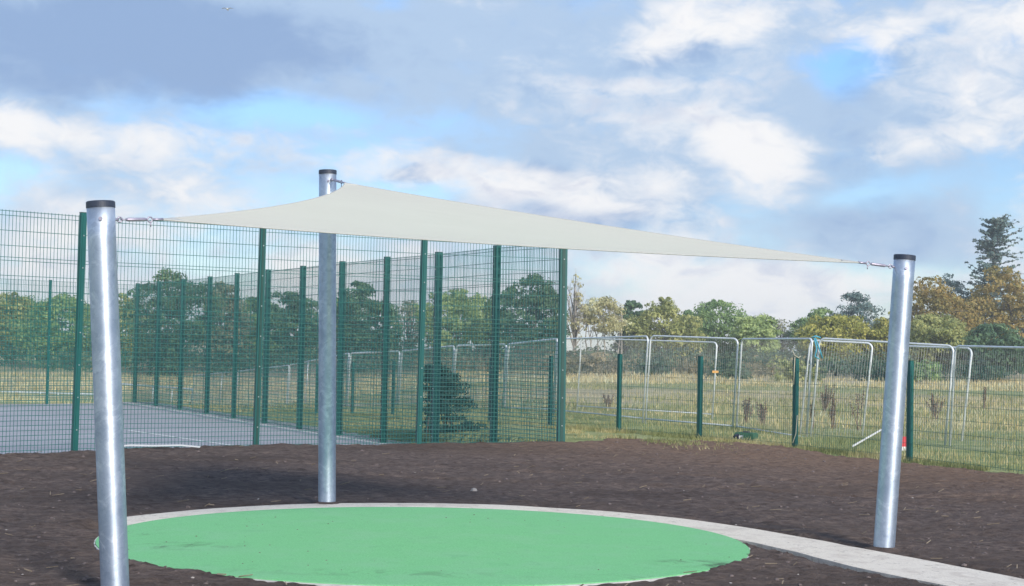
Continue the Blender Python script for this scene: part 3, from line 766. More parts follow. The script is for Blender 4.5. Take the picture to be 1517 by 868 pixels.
PR = shade_post((3.00, 12.15), (3.14, 12.15, 2.35), 0.084, 'rightmost galvanised steel post, low and leaning right beside the path')

# ------------------------------------------------------------------ the sail
A = Vector((-2.215, 9.50, 2.325)); B = Vector((-1.598, 14.30, 3.072)); Cc = Vector((2.764, 12.05, 2.288))
cen = (A + B + Cc) / 3
def edge_curve(p, q, ins, sag):
    m_ = (p + q) / 2 + (cen - (p + q) / 2) * ins - Vector((0, 0, sag))
    return lambda t_: p * (1 - t_) ** 2 + m_ * (2 * t_ * (1 - t_)) + q * t_ ** 2
eAB = edge_curve(A, B, 0.33, 0.0); eBC = edge_curve(B, Cc, 0.12, 0.03); eAC = edge_curve(A, Cc, 0.22, 0.09)
ns = 44
sv = []; sf = []; idx = {}
for i in range(ns + 1):
    for j in range(ns + 1 - i):
        u, v_, w_ = i / ns, j / ns, (ns - i - j) / ns          # weights of A, B, C
        P = Vector((0, 0, 0))
        def ec(e, x, y): return e(y / (x + y)) if x + y > 1e-9 else None
        lin = A * u + B * v_ + Cc * w_
        P = lin.copy()
        for e, p, q, x, y in ((eAB, A, B, u, v_), (eBC, B, Cc, v_, w_), (eAC, A, Cc, u, w_)):
            s = x + y
            if s > 1e-9:
                t_ = y / s
                P += (e(t_) - (p * (1 - t_) + q * t_)) * (s ** 3 if s < 1 else 1)
        P.z += -0.10 * 27 * u * v_ * w_ * 0.35
        idx[(i, j)] = len(sv); sv.append(tuple(P))
for i in range(ns):
    for j in range(ns - i):
        sf.append((idx[(i, j)], idx[(i + 1, j)], idx[(i, j + 1)]))
        if i + j < ns - 1:
            sf.append((idx[(i + 1, j)], idx[(i + 1, j + 1)], idx[(i, j + 1)]))
sail = empty('shade_sail', (cen.x, cen.y, cen.z), 'cream triangular shade sail stretched between the three steel posts', 'shade sail')
mb = MB(); mb.v = sv; mb.f = sf
fab = mb.build('fabric', 'sail_fabric', sail, smooth=True)
for e in (eAB, eBC, eAC):
    h = MB(); h.tube([e(k / 40) for k in range(41)], 0.0055, 6); h.build('hem', 'sail_webbing', fab, smooth=True)
for P_, Q1, Q2 in ((A, eAB(0.03), eAC(0.03)), (B, eAB(0.97), eBC(0.03)), (Cc, eBC(0.97), eAC(0.97))):
    c_ = MB(); up_ = Vector((0, 0, 0.006)); c_.face_strip([[P_ + up_, Q1 + up_, Q2 + up_], [P_ - up_, Q1 - up_, Q2 - up_]]); c_.build('corner_patch', 'sail_webbing', fab)
def fitting(hook, corner, label):
    hook = Vector(hook); corner = Vector(corner); d = (corner - hook); L = d.length; d.normalize()
    n = d.cross(Vector((0, 0, 1))).normalized(); up = n.cross(d)
    th = empty('turnbuckle', hook, label, 'turnbuckle', 'turnbuckles between the posts and the sail')
    e = MB(); e.tube([hook - d * 0.035, hook + d * 0.02], 0.010, 8); e.torus(hook + d * 0.03, n, 0.015, 0.005); e.build('eye_bolt', 'fitting_steel', th, smooth=True)
    s1 = MB(); s1.torus(hook + d * 0.055, up, 0.016, 0.0045); s1.build('shackle', 'fitting_steel', th, smooth=True)
    b0 = MB(); b0.tube([hook + d * 0.068, hook + d * 0.085, hook + d * (L * 0.66), hook + d * (L * 0.70)], [0.007, 0.0125, 0.0125, 0.007], 10); b0.build('body', 'fitting_steel', th, smooth=True)
    s2 = MB(); s2.torus(hook + d * (L * 0.70 + 0.022), n, 0.016, 0.0045); s2.tube([hook + d * (L * 0.70 + 0.025) - up * 0.018, hook + d * (L * 0.70 + 0.025) - up * 0.045], 0.004, 6); s2.build('shackle', 'fitting_steel', th, smooth=True)
    r0 = MB(); r0.tube([hook + d * (L * 0.70 + 0.038), corner + d * 0.02], [0.008, 0.010], 8); r0.build('corner_link', 'fitting_steel', th, smooth=True)
fitting(PL[1] - PL[2] * 0.095 + Vector((0.072, 0.05, 0)), A, 'turnbuckle on the leftmost post holding the near corner of the sail')
fitting(PM[1] - PM[2] * 0.085 + Vector((0.040, -0.075, 0)), B, 'turnbuckle on the tallest post holding the raised corner of the sail')
fitting(PR[1] - PR[2] * 0.085 + Vector((-0.086, -0.01, 0)), Cc, 'turnbuckle on the rightmost post holding the long pointed corner of the sail')

# ------------------------------------------------------------------ trees
rng = np.random.default_rng(11)
def leaf_cloud(cent, rad, cnt, size, r, squash=0.8, jitter=0.45, hang=0.0):
    """leaf-sized quads on the outside of many small clumps"""
    cent = np.asarray(cent); n = len(cent) * cnt
    c = np.repeat(cent, cnt, 0); rd = np.repeat(np.asarray(rad), cnt)[:, None]
    d = r.normal(size=(n, 3)); d /= np.linalg.norm(d, axis=1)[:, None]
    d[:, 2] = np.where(d[:, 2] < -0.35, -d[:, 2] * 0.7, d[:, 2])
    rr_ = rd * (0.45 + 0.6 * r.random((n, 1)) ** 0.6)
    p = c + d * rr_ * np.array([1, 1, squash])
    nrm = d + r.normal(size=(n, 3)) * jitter; nrm /= np.linalg.norm(nrm, axis=1)[:, None]
    ref = r.normal(size=(n, 3)); u = np.cross(nrm, ref); u /= np.linalg.norm(u, axis=1)[:, None]; v = np.cross(nrm, u)
    s = size * (0.55 + 0.9 * r.random((n, 1)))
    u *= s; v *= s * (0.45 + 0.35 * r.random((n, 1)))
    bend = nrm * s * 0.15
    V = np.stack([p - u, p - v * 0.9 + bend, p + u, p + v * 0.9 + bend], 1).reshape(-1, 3)
    return V, np.arange(n * 4).reshape(-1, 4)
def broad_tree(x, y, z, h, wd, leaf, r, bark='bark', base=0.12, K=70, cnt=70, size=0.20, dens=1.0, name='broadleaf_tree', label='', group=None, twig=0.0, stems=1, clump=0.17):
    th = empty(name, (x, y, z), label, 'tree', group)
    # crown clumps over an uneven ovoid
    cz = h * (base + (1 - base) * 0.5); rz = h * (1 - base) * 0.5
    d = r.normal(size=(K, 3)); d /= np.linalg.norm(d, axis=1)[:, None]
    lob = 1 + 0.22 * np.sin(d[:, 0] * 3.1 + r.random() * 6) * np.cos(d[:, 2] * 2.7 + r.random() * 6)
    rad = (0.35 + 0.60 * r.random(K) ** 0.45) * lob
    wz = 1.0 - 0.28 * np.clip(d[:, 2], -1, 1) ** 2
    cent = np.stack([d[:, 0] * rad * wd * 0.5 * wz, d[:, 1] * rad * wd * 0.5 * wz, cz + d[:, 2] * rad * rz * 0.92], 1)
    cr = wd * clump * (0.6 + 0.8 * r.random(K))
    cr = np.minimum(cr, np.maximum(0.25, (h * 1.0 - cent[:, 2]) * 1.1))
    org = np.array([x, y, z])
    V, F = leaf_cloud(cent + org, cr, cnt, size, r)
    tr = MB()
    for s in range(stems):
        off = Vector(((s - (stems - 1) / 2) * 0.7 + r.normal() * 0.15 * (stems > 1), r.normal() * 0.3 * (stems > 1), 0))
        pts = [Vector((x, y, z - 0.3)) + off]
        top_h = h * (0.62 if stems == 1 else 0.7 + 0.15 * r.random()); lean = r.normal(size=2) * 0.05 * h
        for k in range(1, 7):
            f_ = k / 6; pts.append(Vector((x + lean[0] * f_ + r.normal() * 0.05, y + lean[1] * f_, z + top_h * f_)) + off * (1 + 0.4 * f_))
        R0 = (0.028 if stems == 1 else 0.013) * h
        tr.tube(pts, [R0 * (1 - 0.75 * k / 6) for k in range(7)], 7)
        for k in range(int(9 + twig * 30) if stems == 1 else 5):
            st = pts[2].lerp(pts[-1], r.random()); tg = Vector(tuple(cent[r.integers(K)] + org))
            if tg.z < st.z + 0.1: tg.z = st.z + 0.4
            mid = st.lerp(tg, 0.5) + Vector((0, 0, 0.15))
            tr.tube([st, mid, tg], [R0 * 0.35, R0 * 0.22, R0 * 0.08], 5)
            if twig:
                for q in range(3):
                    e = tg + Vector((r.normal() * .35, r.normal() * .35, 0.3 + 0.6 * r.random())); tr.tube([mid.lerp(tg, .4 + .2 * q), e], [R0 * 0.09, R0 * 0.04], 4)
    tr.build('trunk', bark, th, smooth=True)
    np_mesh('crown', V, F, leaf, th)
    return th
def conifer(x, y, z, h, wd, r, label, sparse=1.0, name='conifer_tree'):
    th = empty(name, (x, y, z), label, 'tree')
    tr = MB(); tr.tube([Vector((x, y, z - .3)), Vector((x, y, z + h * 0.5)), Vector((x + .1, y, z + h * 0.985))], [h * 0.02, h * 0.012, h * 0.003], 8)
    cen_ = []; rad = []
    nw = int(26 * sparse) + 6
    for k in range(nw * 10):
        f_ = 0.05 + 0.93 * r.random() ** 0.9; zz = h * f_
        env = wd * 0.5 * (0.30 + 1.15 * (1 - f_) ** 0.75) if f_ < 0.95 else wd * 0.22
        a = r.random() * 6.283; side_ = 1 + 0.35 * math.cos(a - 0.3); L = env * side_ * (0.35 + 0.85 * r.random())
        rise = 0.28 if f_ > 0.8 else (0.10 if f_ > 0.5 else -0.12)
        tip = np.array([math.cos(a) * L, math.sin(a) * L, zz + L * (rise + 0.16 * r.normal())])
        s0 = np.array([0, 0, zz])
        tr.tube([Vector(tuple(s0 + (x, y, z))), Vector(tuple((s0 + tip) / 2 + (x, y, z - 0.15))), Vector(tuple(tip + (x, y, z)))], [h * 0.0035, h * 0.0025, h * 0.001], 4)
        for e in np.linspace(0.2, 1.0, 5):
            cen_.append(s0 + (tip - s0) * e + (x, y, z - 0.15 * math.sin(e * 3.1))); rad.append(0.17 + 0.32 * (1 - e) * (wd / 7) + 0.10 * r.random())
    tr.build('trunk', 'bark', th, smooth=True)
    V, F = leaf_cloud(cen_, rad, 7, 0.17, r, 0.5, 0.9)
    np_mesh('crown', V, F, 'needle_blue', th)
    return th
GT = 'trees along the far side of the field'
TREES = [
 (-52.4, 160.0, -1.84, 7.4, 5.5, 'olive', 'olive green tree at the far left edge of the photo'),
 (-44.2, 150.0, -1.90, 7.3, 8.6, 'green', 'broad mid green tree between the far left edge and the leftmost tall front post'),
 (-40.5, 158.0, -1.85, 7.5, 6.6, 'olive', 'olive tree showing directly behind the left shade post'),
 (-31.4, 140.0, -2.12, 9.8, 7.4, 'dark', 'tall dark round tree rising above the court, right of the left shade post'),
 (-28.6, 152.0, -1.88, 9.0, 5.1, 'grey', 'greyish thinning tree right of the tall dark round tree'),
 (-27.0, 165.0, -1.77, 7.9, 5.5, 'green', 'green tree behind the second tall front post from the left'),
 (-21.0, 148.0, -1.80, 8.2, 5.2, 'dark', 'dark tree just left of the middle shade post'),
 (-14.5, 150.0, -1.54, 8.6, 6.4, 'dark', 'dense dark tree just right of the middle shade post'),
 (-10.9, 165.0, -1.37, 8.2, 4.9, 'sparse', 'thin see-through tree left of the third tall front post'),
 (-6.0, 155.0, -1.24, 8.6, 6.6, 'light', 'light green domed tree right of the third tall front post'),
 (-2.7, 168.0, -1.17, 7.6, 4.5, 'green', 'lower green tree between the light domed tree and the dark one by the corner post'),
 (1.8, 145.0, -1.08, 9.1, 6.0, 'dark', 'tall dark tree just left of the tall corner post'),
 (6.3, 150.0, -1.10, 9.8, 2.6, 'bare', 'tall bare twiggy tree immediately right of the tall corner post'),
 (9.1, 152.0, -1.10, 7.6, 5.2, 'pale', 'pale thinning tree with several grey trunks right of the corner post'),
 (12.9, 165.0, -1.11, 7.4, 3.6, 'dark', 'narrow dark green tree right of the pale trunks'),
 (16.3, 160.0, -1.11, 7.4, 6.5, 'olive', 'domed olive tree left of the far pale house'),
 (23.0, 168.0, -1.12, 7.5, 7.8, 'green', 'wide green tree just right of the far pale house'),
 (25.8, 160.0, -1.11, 6.4, 5.0, 'light', 'low light green tree sloping down right of the wide green one'),
 (31.1, 175.0, -1.12, 6.2, 4.7, 'sparse', 'short see-through tree in the dip of the skyline, right of centre'),
 (34.7, 172.0, -1.12, 7.2, 5.0, 'green', 'green tree behind the round yellow-green tree'),
 (32.1, 150.0, -1.10, 6.2, 6.3, 'yellow', 'round yellow-green tree above the blue strap'),
 (40.8, 180.0, -1.13, 9.9, 6.7, 'pine', 'dark bluish pine left of the right shade post'),
 (37.3, 150.0, -1.10, 5.9, 4.9, 'yellow', 'small yellow tree just left of the right shade post'),
 (42.1, 150.0, -1.10, 9.9, 6.9, 'gold', 'big golden brown tree just right of the right shade post'),
 (39.0, 140.0, -1.06, 6.0, 6.0, 'olive', 'low olive tree behind the right shade post'),
 (55.8, 190.0, -1.14, 12.9, 6.5, 'pine', 'dark conifer between the two golden trees, left of the tall fir'),
 (48.7, 152.0, -1.10, 10.9, 6.6, 'gold', 'golden orange tree below the tall fir at the right edge'),
 (43.4, 138.0, -1.05, 5.0, 6.2, 'dark', 'low dark tree in front of the two golden trees'),
 (57.2, 160.0, -1.11, 11.4, 9.0, 'pine', 'dark pine at the right edge of the photo behind the golden trees'),
 (-19.1, 170.0, -1.55, 7.8, 4.5, 'green', 'green tree standing directly behind the middle shade post'),
 (21.5, 185.0, -1.14, 6.9, 4.9, 'green', 'small green tree showing behind the left of the wide green one'),
 (-57.0, 172.0, -1.80, 7.6, 8.8, 'green', None), (56.1, 150.0, -1.10, 8.3, 8.0, 'gold', None),
 (-64.6, 160.0, -1.84, 8.0, 9.2, 'dark', None), (66.0, 158.0, -1.10, 9.0, 8.0, 'olive', None),
]
OFF = ['wide green tree outside the left of the view', 'golden tree outside the right of the view', 'dark tree outside the left of the view', 'olive tree outside the right of the view']
for i, (x, y, z, h, wd, kind, lab) in enumerate(TREES):
    r = np.random.default_rng(100 + i)
    if lab is None: lab = OFF.pop(0)
    if kind == 'pine':
        broad_tree(x, y, z, h, wd, 'needle_blue', r, 'bark', 0.08, 120, 60, 0.15, name='pine_tree', label=lab, group=GT, clump=0.11)
    elif kind == 'sparse':
        broad_tree(x, y, z, h, wd, 'leaf_grey', r, 'bark', 0.12, 90, 26, 0.14, label=lab, group=GT, twig=0.5, clump=0.14)
    elif kind == 'bare':
        broad_tree(x, y, z, h, wd, 'leaf_pale', r, 'pale_bark', 0.25, 40, 14, 0.13, label=lab, group=GT, twig=1.0, clump=0.16)
    elif kind == 'pale':
        broad_tree(x, y, z, h, wd, 'leaf_pale', r, 'pale_bark', 0.42, 90, 40, 0.14, label=lab, group=GT, twig=0.5, stems=7, clump=0.13)
    else:
        lf = {'green': 'leaf_green', 'olive': 'leaf_olive', 'dark': 'leaf_dark', 'light': 'leaf_light', 'yellow': 'leaf_yellow', 'gold': 'leaf_gold', 'grey': 'leaf_grey'}[kind]
        broad_tree(x, y, z, h * 1.04, wd * (1.2 if x > 0 else 1.12), lf, r, 'bark', 0.0, 210, 58, 0.15, label=lab, group=GT, clump=0.105)
conifer(58.6, 185.0, -1.14, 19.1, 8.6, np.random.default_rng(5), 'very tall dark fir standing high above the golden trees at the right edge', name='fir_tree')

# undergrowth at the foot of the trees: one tangled mass nobody could count
r = np.random.default_rng(77)
def undergrowth(name, n, ufun, yrange, hr, leaf, cnt, size, label, wr=1.2):
    Y_ = r.uniform(*yrange, n); U_ = ufun(n); X_ = U_ * Y_; Z_ = terrain(X_, Y_)
    hh = r.uniform(*hr, n); c = np.stack([X_, Y_, Z_ + hh * 0.45], 1)
    V, F = leaf_cloud(c, hh * wr * 0.6, cnt, size, r, 0.75)
    return tag(np_mesh(name, V, F, leaf), label, kind='stuff')
undergrowth('undergrowth', 520, lambda n: r.uniform(-0.40, 0.40, n), (134, 176), (1.2, 3.0), 'scrub_dark', 75, 0.19, 'dark tangled undergrowth at the foot of the far trees')
undergrowth('scrub', 170, lambda n: r.uniform(-0.06, 0.20, n), (124, 146), (0.8, 2.0), 'scrub_brown', 75, 0.15, 'brownish scrub in front of the far trees')
def bush(x, y, h, wd, leaf, label):
    z = float(terrain(x, y)); th = empty('bush', (x, y, z), label, 'bush', 'bushes at the edge of the field')
    K = 26; d = r.normal(size=(K, 3)); d /= np.linalg.norm(d, axis=1)[:, None]; d[:, 2] = np.abs(d[:, 2])
    c = d * (0.3 + 0.6 * r.random((K, 1))) * np.array([wd / 2, wd / 2, h * 0.8]) + (x, y, z)
    V, F = leaf_cloud(c, wd * 0.17 * (0.6 + 0.8 * r.random(K)), 70, 0.13, r)
    np_mesh('foliage', V, F, leaf, th)
    s = MB()
    for k in range(7):
        q = c[r.integers(K)]; s.tube([Vector((x + r.normal() * .1, y, z - .1)), Vector(tuple(q))], [0.04, 0.012], 5)
    s.build('stem', 'bark', th)
bush(17.6, 122, 2.9, 4.6, 'scrub_dark', 'dark bush in the middle distance left of the rope-tied low post')
bush(21.0, 112, 2.5, 4.2, 'leaf_olive', 'bright olive bush left of the rope-tied low post')
bush(23.4, 118, 2.6, 2.6, 'scrub_dark', 'narrow dark bush above the rope-tied low post')
bush(29.5, 122, 3.0, 4.4, 'scrub_dark', 'wide dark bush left of the right shade post')
bush(6.2, 124, 2.4, 4.5, 'scrub_brown', 'brown bush right of the tall corner post')
bush(11.5, 126, 2.5, 4.0, 'scrub_dark', 'dark green bush behind the second low post')
bush(39.5, 128, 2.8, 5.0, 'scrub_dark', 'dark bush at the right edge below the golden trees')
bush(34.0, 126, 2.6, 4.5, 'leaf_green', 'green bush right of the right shade post')

# grass and weeds
def blades(name, X_, Y_, hmin, hmax, wmin, wmax, mat, label, rr_):
    n = len(X_); Z_ = terrain(X_, Y_) - 0.02
    h = rr_.uniform(hmin, hmax, n) * (0.5 + rr_.random(n)); a = rr_.random(n) * 6.283; wd = rr_.uniform(wmin, wmax, n)
    dx = np.cos(a) * wd; dy = np.sin(a) * wd; lx = rr_.normal(size=n) * h * 0.35; ly = rr_.normal(size=n) * h * 0.35
    p0 = np.stack([X_ - dx, Y_ - dy, Z_], 1); p1 = np.stack([X_ + dx, Y_ + dy, Z_], 1); p2 = np.stack([X_ + lx, Y_ + ly, Z_ + h], 1)
    V = np.stack([p0, p1, p2], 1).reshape(-1, 3)
    return tag(np_mesh(name, V, np.arange(n * 3).reshape(-1, 3), mat), label, kind='stuff')
rg = np.random.default_rng(9)
def spread(n, ylo, yhi, ulo, uhi, thr=-1, sc=0.5, seed=1, power=1.0):
    y = ylo + (yhi - ylo) * rg.random(n) ** power; x = rg.uniform(ulo, uhi, n) * y
    k = fbm(x * sc, y * sc, 3, seed) > thr
    k &= inside(x, y, COURT_CV) < -0.25
    lf = np.interp(y, [p[1] for p in LOW], [p[0] for p in LOW])
    k &= (x > lf - 0.25) | (y > 31)
    return x[k], y[k]
x, y = spread(90000, 19.5, 46, -0.2, 0.48, -0.10, 0.8, 2); blades('grass', x, y, 0.04, 0.13, 0.004, 0.011, 'grass_blades', 'green grass behind the low fence', rg)
x, y = spread(42000, 44, 92, -0.28, 0.42, 0.02, 0.25, 3); blades('grass', x, y, 0.10, 0.22, 0.015, 0.03, 'grass_blades', 'field grass in the middle distance', rg)
x, y = spread(24000, 34, 72, -0.02, 0.42, 0.06, 0.3, 4); blades('dry_grass', x, y, 0.08, 0.24, 0.006, 0.014, 'straw_blades', 'dry straw coloured grass across the field', rg)
x, y = spread(36000, 92, 138, -0.40, 0.42, -0.06, 0.12, 6); blades('dry_grass', x, y, 0.20, 0.45, 0.03, 0.06, 'straw_blades', 'long dry grass before the far trees', rg)
# fringe at the edge of the soil along the low fence
n = 34000; t_ = rg.random(n); k = t_ * (len(LOW) - 2); i0 = k.astype(int); fr = k - i0
LA = np.array(LOW); px = LA[i0, 0] * (1 - fr) + LA[i0 + 1, 0] * fr; py = LA[i0, 1] * (1 - fr) + LA[i0 + 1, 1] * fr
offn = rg.normal(size=n) * 0.22 + 0.05; keep = fbm(px * 1.2, py * 1.2, 3, 8) + 0.12 > np.abs(offn) * 0.5
x = (px + offn * 0.86)[keep]; y = (py + offn * 0.5)[keep]
blades('grass_verge', x, y, 0.04, 0.11, 0.004, 0.010, 'grass_blades', 'ragged green verge at the foot of the low fence', rg)
n = 5000; x = rg.uniform(0.9, 3.6, n); y = 28.3 - (x - 0.9) * 1.0 - np.abs(rg.normal(size=n)) * 0.9
kk = fbm(x * 1.5, y * 1.5, 3, 13) > -0.02
V_ = blades('grass_verge', x[kk], y[kk], 0.03, 0.09, 0.004, 0.009, 'grass_blades', 'thin weedy grass creeping onto the soil by the corner post', rg); V_.location.z = 0.06

# brown dead dock plants standing in the field
GD = 'dead dock plants in the field'
def dock(x, y, h, n, spread_, label):
    z = float(terrain(x, y)); th = empty('dead_plant', (x, y, z), label, 'plant', GD)
    s = MB(); cs = []; rs = []
    for k in range(n):
        a = rg.random() * 6.283; L = spread_ * rg.random(); hh = h * (0.6 + 0.4 * rg.random())
        b0 = Vector((x + rg.normal() * .03, y + rg.normal() * .03, z - 0.05)); tp = Vector((x + math.cos(a) * L, y + math.sin(a) * L, z + hh))
        s.tube([b0, b0.lerp(tp, .5) + Vector((0, 0, .04)), tp], [0.011, 0.008, 0.005], 5)
        for e in np.linspace(0.5, 1.0, 7):
            cs.append(tuple(b0.lerp(tp, e))); rs.append(0.035 + 0.035 * (1 - e))
    s.build('stem', 'dead_stem', th)
    V, F = leaf_cloud(cs, rs, 8, 0.020, rg, 1.2, 1.0)
    tag(np_mesh('seed_head', V, F, 'dead_stem', th), kind='stuff')
dock(5.60, 36.0, 0.62, 10, 0.22, 'left of a pair of brown dead weed clumps left of the rope-tied low post')
dock(5.80, 35.0, 0.55, 9, 0.18, 'right of a pair of brown dead weed clumps left of the rope-tied low post')
dock(6.58, 33.0, 0.72, 4, 0.08, 'single tall dead weed stalk just right of the rope-tied low post')
dock(7.20, 34.0, 0.70, 7, 0.20, 'dead weed clump midway between the rope-tied post and the right shade post')
dock(7.55, 33.0, 0.85, 4, 0.28, 'slanting dead weed stalks nearest the left side of the right shade post')
dock(9.3, 45.0, 0.85, 14, 0.45, 'bushy brown dead weed farther back behind the tall stalks')
dock(11.2, 40.0, 0.72, 12, 0.30, 'dark brown dead weed right of the right shade post')
dock(2.9, 45.0, 0.45, 8, 0.25, 'low dead weed right of the tall corner post')
dock(16.8, 54.0, 0.8, 5, 0.2, 'dark thin weed stalks near the right edge of the photo')

# dark leafy mound added to stand in for the shading of overlapping mesh
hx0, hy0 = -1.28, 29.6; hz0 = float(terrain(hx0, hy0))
th = empty('mesh_shade_mound', (hx0, hy0, hz0), 'added dark leafy mound standing in for mesh overlap shading, behind the tall mesh left of the corner post', 'bush')
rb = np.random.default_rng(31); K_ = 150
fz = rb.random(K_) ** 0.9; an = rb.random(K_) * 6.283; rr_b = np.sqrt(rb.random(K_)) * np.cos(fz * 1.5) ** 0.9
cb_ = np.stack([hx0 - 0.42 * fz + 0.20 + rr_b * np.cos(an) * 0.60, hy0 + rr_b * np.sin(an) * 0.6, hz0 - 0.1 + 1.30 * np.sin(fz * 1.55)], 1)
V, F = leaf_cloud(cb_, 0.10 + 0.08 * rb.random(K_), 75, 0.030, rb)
np_mesh('foliage', V, F, 'mesh_shade_leaf', th)
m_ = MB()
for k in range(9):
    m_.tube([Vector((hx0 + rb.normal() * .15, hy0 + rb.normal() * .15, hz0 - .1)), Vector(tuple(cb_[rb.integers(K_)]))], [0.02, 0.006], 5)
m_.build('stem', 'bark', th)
# small things
def chain(name, pts_list, rad, mat, label, cat, part):
    th = empty(name, pts_list[0][0], label, cat)
    for pts in pts_list:
        m_ = MB(); m_.tube(pts, rad, 6); m_.build(part, mat, th, smooth=True)
sx0, sy0 = 5.66, 28.38
chain('strap', [[(sx0, sy0, 1.79), (sx0 + .05, sy0, 1.6), (sx0 + .02, sy0, 1.45), (sx0 + .10, sy0, 1.40)], [(sx0 + .02, sy0, 1.80), (sx0 + .09, sy0, 1.62), (sx0 + .16, sy0, 1.42)], [(sx0 - .05, sy0, 1.80), (sx0 + .03, sy0, 1.83), (sx0 + .12, sy0, 1.80)]], 0.014, 'blue_strap', 'frayed blue strap hanging from the top rail of the temporary panel', 'strap', 'strand')
chain('rope', [[(4.62, 24.95, 1.56), (4.66, 24.95, 1.48), (4.72, 24.92, 1.44), (4.76, 24.95, 1.47)], [(4.66, 24.93, 1.45), (4.645, 24.93, 1.0)], [(4.71, 24.92, 0.5), (4.69, 24.91, 0.2), (4.63, 24.85, 0.05)]], 0.007, 'tan_rope', 'tan rope tied round the top of the low green post', 'rope', 'strand')
th = empty('litter', (3.89, 25.75, 0.02), 'crumpled white and black litter at the foot of the low fence', 'litter')
for nm, off, mat in (('white_wrapper', (0.03, 0, 0), 'white_paint'), ('dark_wrapper', (-0.05, 0.02, 0), 'cap_plastic')):
    m_ = MB(); q = np.random.default_rng(len(nm)); base = len(m_.v)
    for i in range(5):
        for j in range(5):
            m_.v.append((3.89 + off[0] + (i - 2) * 0.022 + q.normal() * .008, 25.75 + off[1] + (j - 2) * 0.022, 0.03 + 0.07 * q.random() + (0.04 if (i + j) % 3 == 0 else 0)))
    for i in range(4):
        for j in range(4):
            m_.f.append((i * 5 + j, i * 5 + j + 1, i * 5 + j + 6, i * 5 + j + 5))
    m_.build(nm, mat, th)
m_ = MB(); m_.tube([(5.50, 24.35, 0.05), (5.75, 24.9, 0.09), (6.50, 26.6, 0.20)], 0.016, 6)
tag(m_.build('white_pole', 'white_paint', origin=(5.5, 24.35, 0.0)), 'thin white pole lying on the ground through the low fence by the right shade post', 'pole')
m_ = MB(); m_.bar((7.05, 22.9, 0.0), (7.05, 23.0, 0.02), .03, .03, (1, 0, 0))
th = empty('barrier_block', (6.47, 25.0, -0.06), 'small red and white plastic block beyond the low fence, right of the right shade post', 'barrier')
m_ = MB(); m_.box((6.47, 25.0, 0.10), (0.13, 0.10, 0.16), 0.3); m_.build('red_body', 'red_plastic', th)
m_ = MB(); m_.box((6.47, 25.0, -0.015), (0.16, 0.12, 0.07), 0.3); m_.build('white_base', 'white_paint', th)
m_ = MB(); tp = [(-5.42, 21.02, 0.05), (-5.25, 21.13, 0.065), (-4.95, 21.22, 0.058), (-4.60, 21.30, 0.066), (-4.30, 21.22, 0.052)]
m_.face_strip([[(p[0], p[1] - .03, p[2]), (p[0], p[1] + .03, p[2] + .012), (p[0], p[1] + .03, p[2] + .008), (p[0], p[1] - .03, p[2] - .004)] for p in tp])
tag(m_.build('plastic_tape', 'white_paint', origin=(-5.4, 21.0, 0.0)), 'strip of white plastic tape lying on the soil at the fence foot', 'tape')
def pebble(mb, c, s, q):
    top = Vector((c[0], c[1], c[2] + s * 0.7)); b0 = len(mb.v); n = 6
    for ring, z in ((1.0, 0.0), (0.8, 0.45)):
        for k in range(n):
            a = 6.283 * k / n + q.random() * .5; mb.v.append((c[0] + math.cos(a) * s * ring * (0.7 + .5 * q.random()), c[1] + math.sin(a) * s * ring * (0.7 + .5 * q.random()), c[2] + z * s))
    mb.v.append(tuple(top))
    for k in range(n):
        mb.f.append((b0 + k, b0 + (k + 1) % n, b0 + n + (k + 1) % n, b0 + n + k)); mb.f.append((b0 + n + k, b0 + n + (k + 1) % n, b0 + 2 * n))
m_ = MB(); pebble(m_, (-0.366, 16.35, 0.0), 0.045, np.random.default_rng(3)); tag(m_.build('stone', 'stone', origin=(-.366, 16.35, 0)), 'single pale stone lying on the soil behind the green pad', 'stone')
def scatter(name, n, smin, smax, mat, label, seed, straw=False):
    q = np.random.default_rng(seed); mb = MB()
    jx = (yr.shape[0], us.shape[0]); Zg = Zs; cnt = 0
    while cnt < n:
        i = q.integers(30, jx[0] - 2); j = q.integers(2, jx[1] - 2)
        if dS[i, j] < 0.05 or low[i, j] > 0.15: continue
        X_, Y_, z_ = X0s[i, j], Y0s[i, j], Zg[i, j]
        if straw:
            a = q.normal() * 0.9; L = q.uniform(smin, smax); mb.tube([(X_ - math.cos(a) * L, Y_ - math.sin(a) * L, z_ + .006 + .01 * q.random()), (X_ + math.cos(a) * L, Y_ + math.sin(a) * L, z_ + .008 + .03 * q.random())], 0.0025 + 0.003 * q.random(), 3)
        else:
            pebble(mb, (X_ + q.normal() * .02, Y_ + q.normal() * .02, z_ - 0.006), q.uniform(smin, smax) * (0.5 + q.random() ** 3), q)
        cnt += 1
    return tag(mb.build(name, mat), label, kind='stuff')
q9 = np.random.default_rng(41); mbc = MB()
for _k in range(60):
    a9 = q9.random() * 6.283; rad9 = math.sqrt(q9.uniform(0.25, 0.98)) * (0.985 if math.sin(a9) < 0.2 else 0.8)
    pebble(mbc, (CX + RX * rad9 * math.cos(a9), CY + RY * rad9 * math.sin(a9), 0.028), q9.uniform(0.003, 0.009), q9)
tag(mbc.build('soil_crumbs', 'clod'), 'crumbs of soil scattered on the green rubber', kind='stuff')
U, Y0s = np.meshgrid(us, yr); X0s = U * np.maximum(Y0s, 4.0)
scatter('soil_clods', 6500, 0.006, 0.022, 'clod', 'loose clods of earth over the dug soil', 4)
scatter('pebbles', 500, 0.004, 0.012, 'stone', 'pale pebbles scattered over the soil', 5)
scatter('dry_stalks', 420, 0.015, 0.06, 'straw_bits', 'dry stalk scraps strewn over the soil', 6, True)

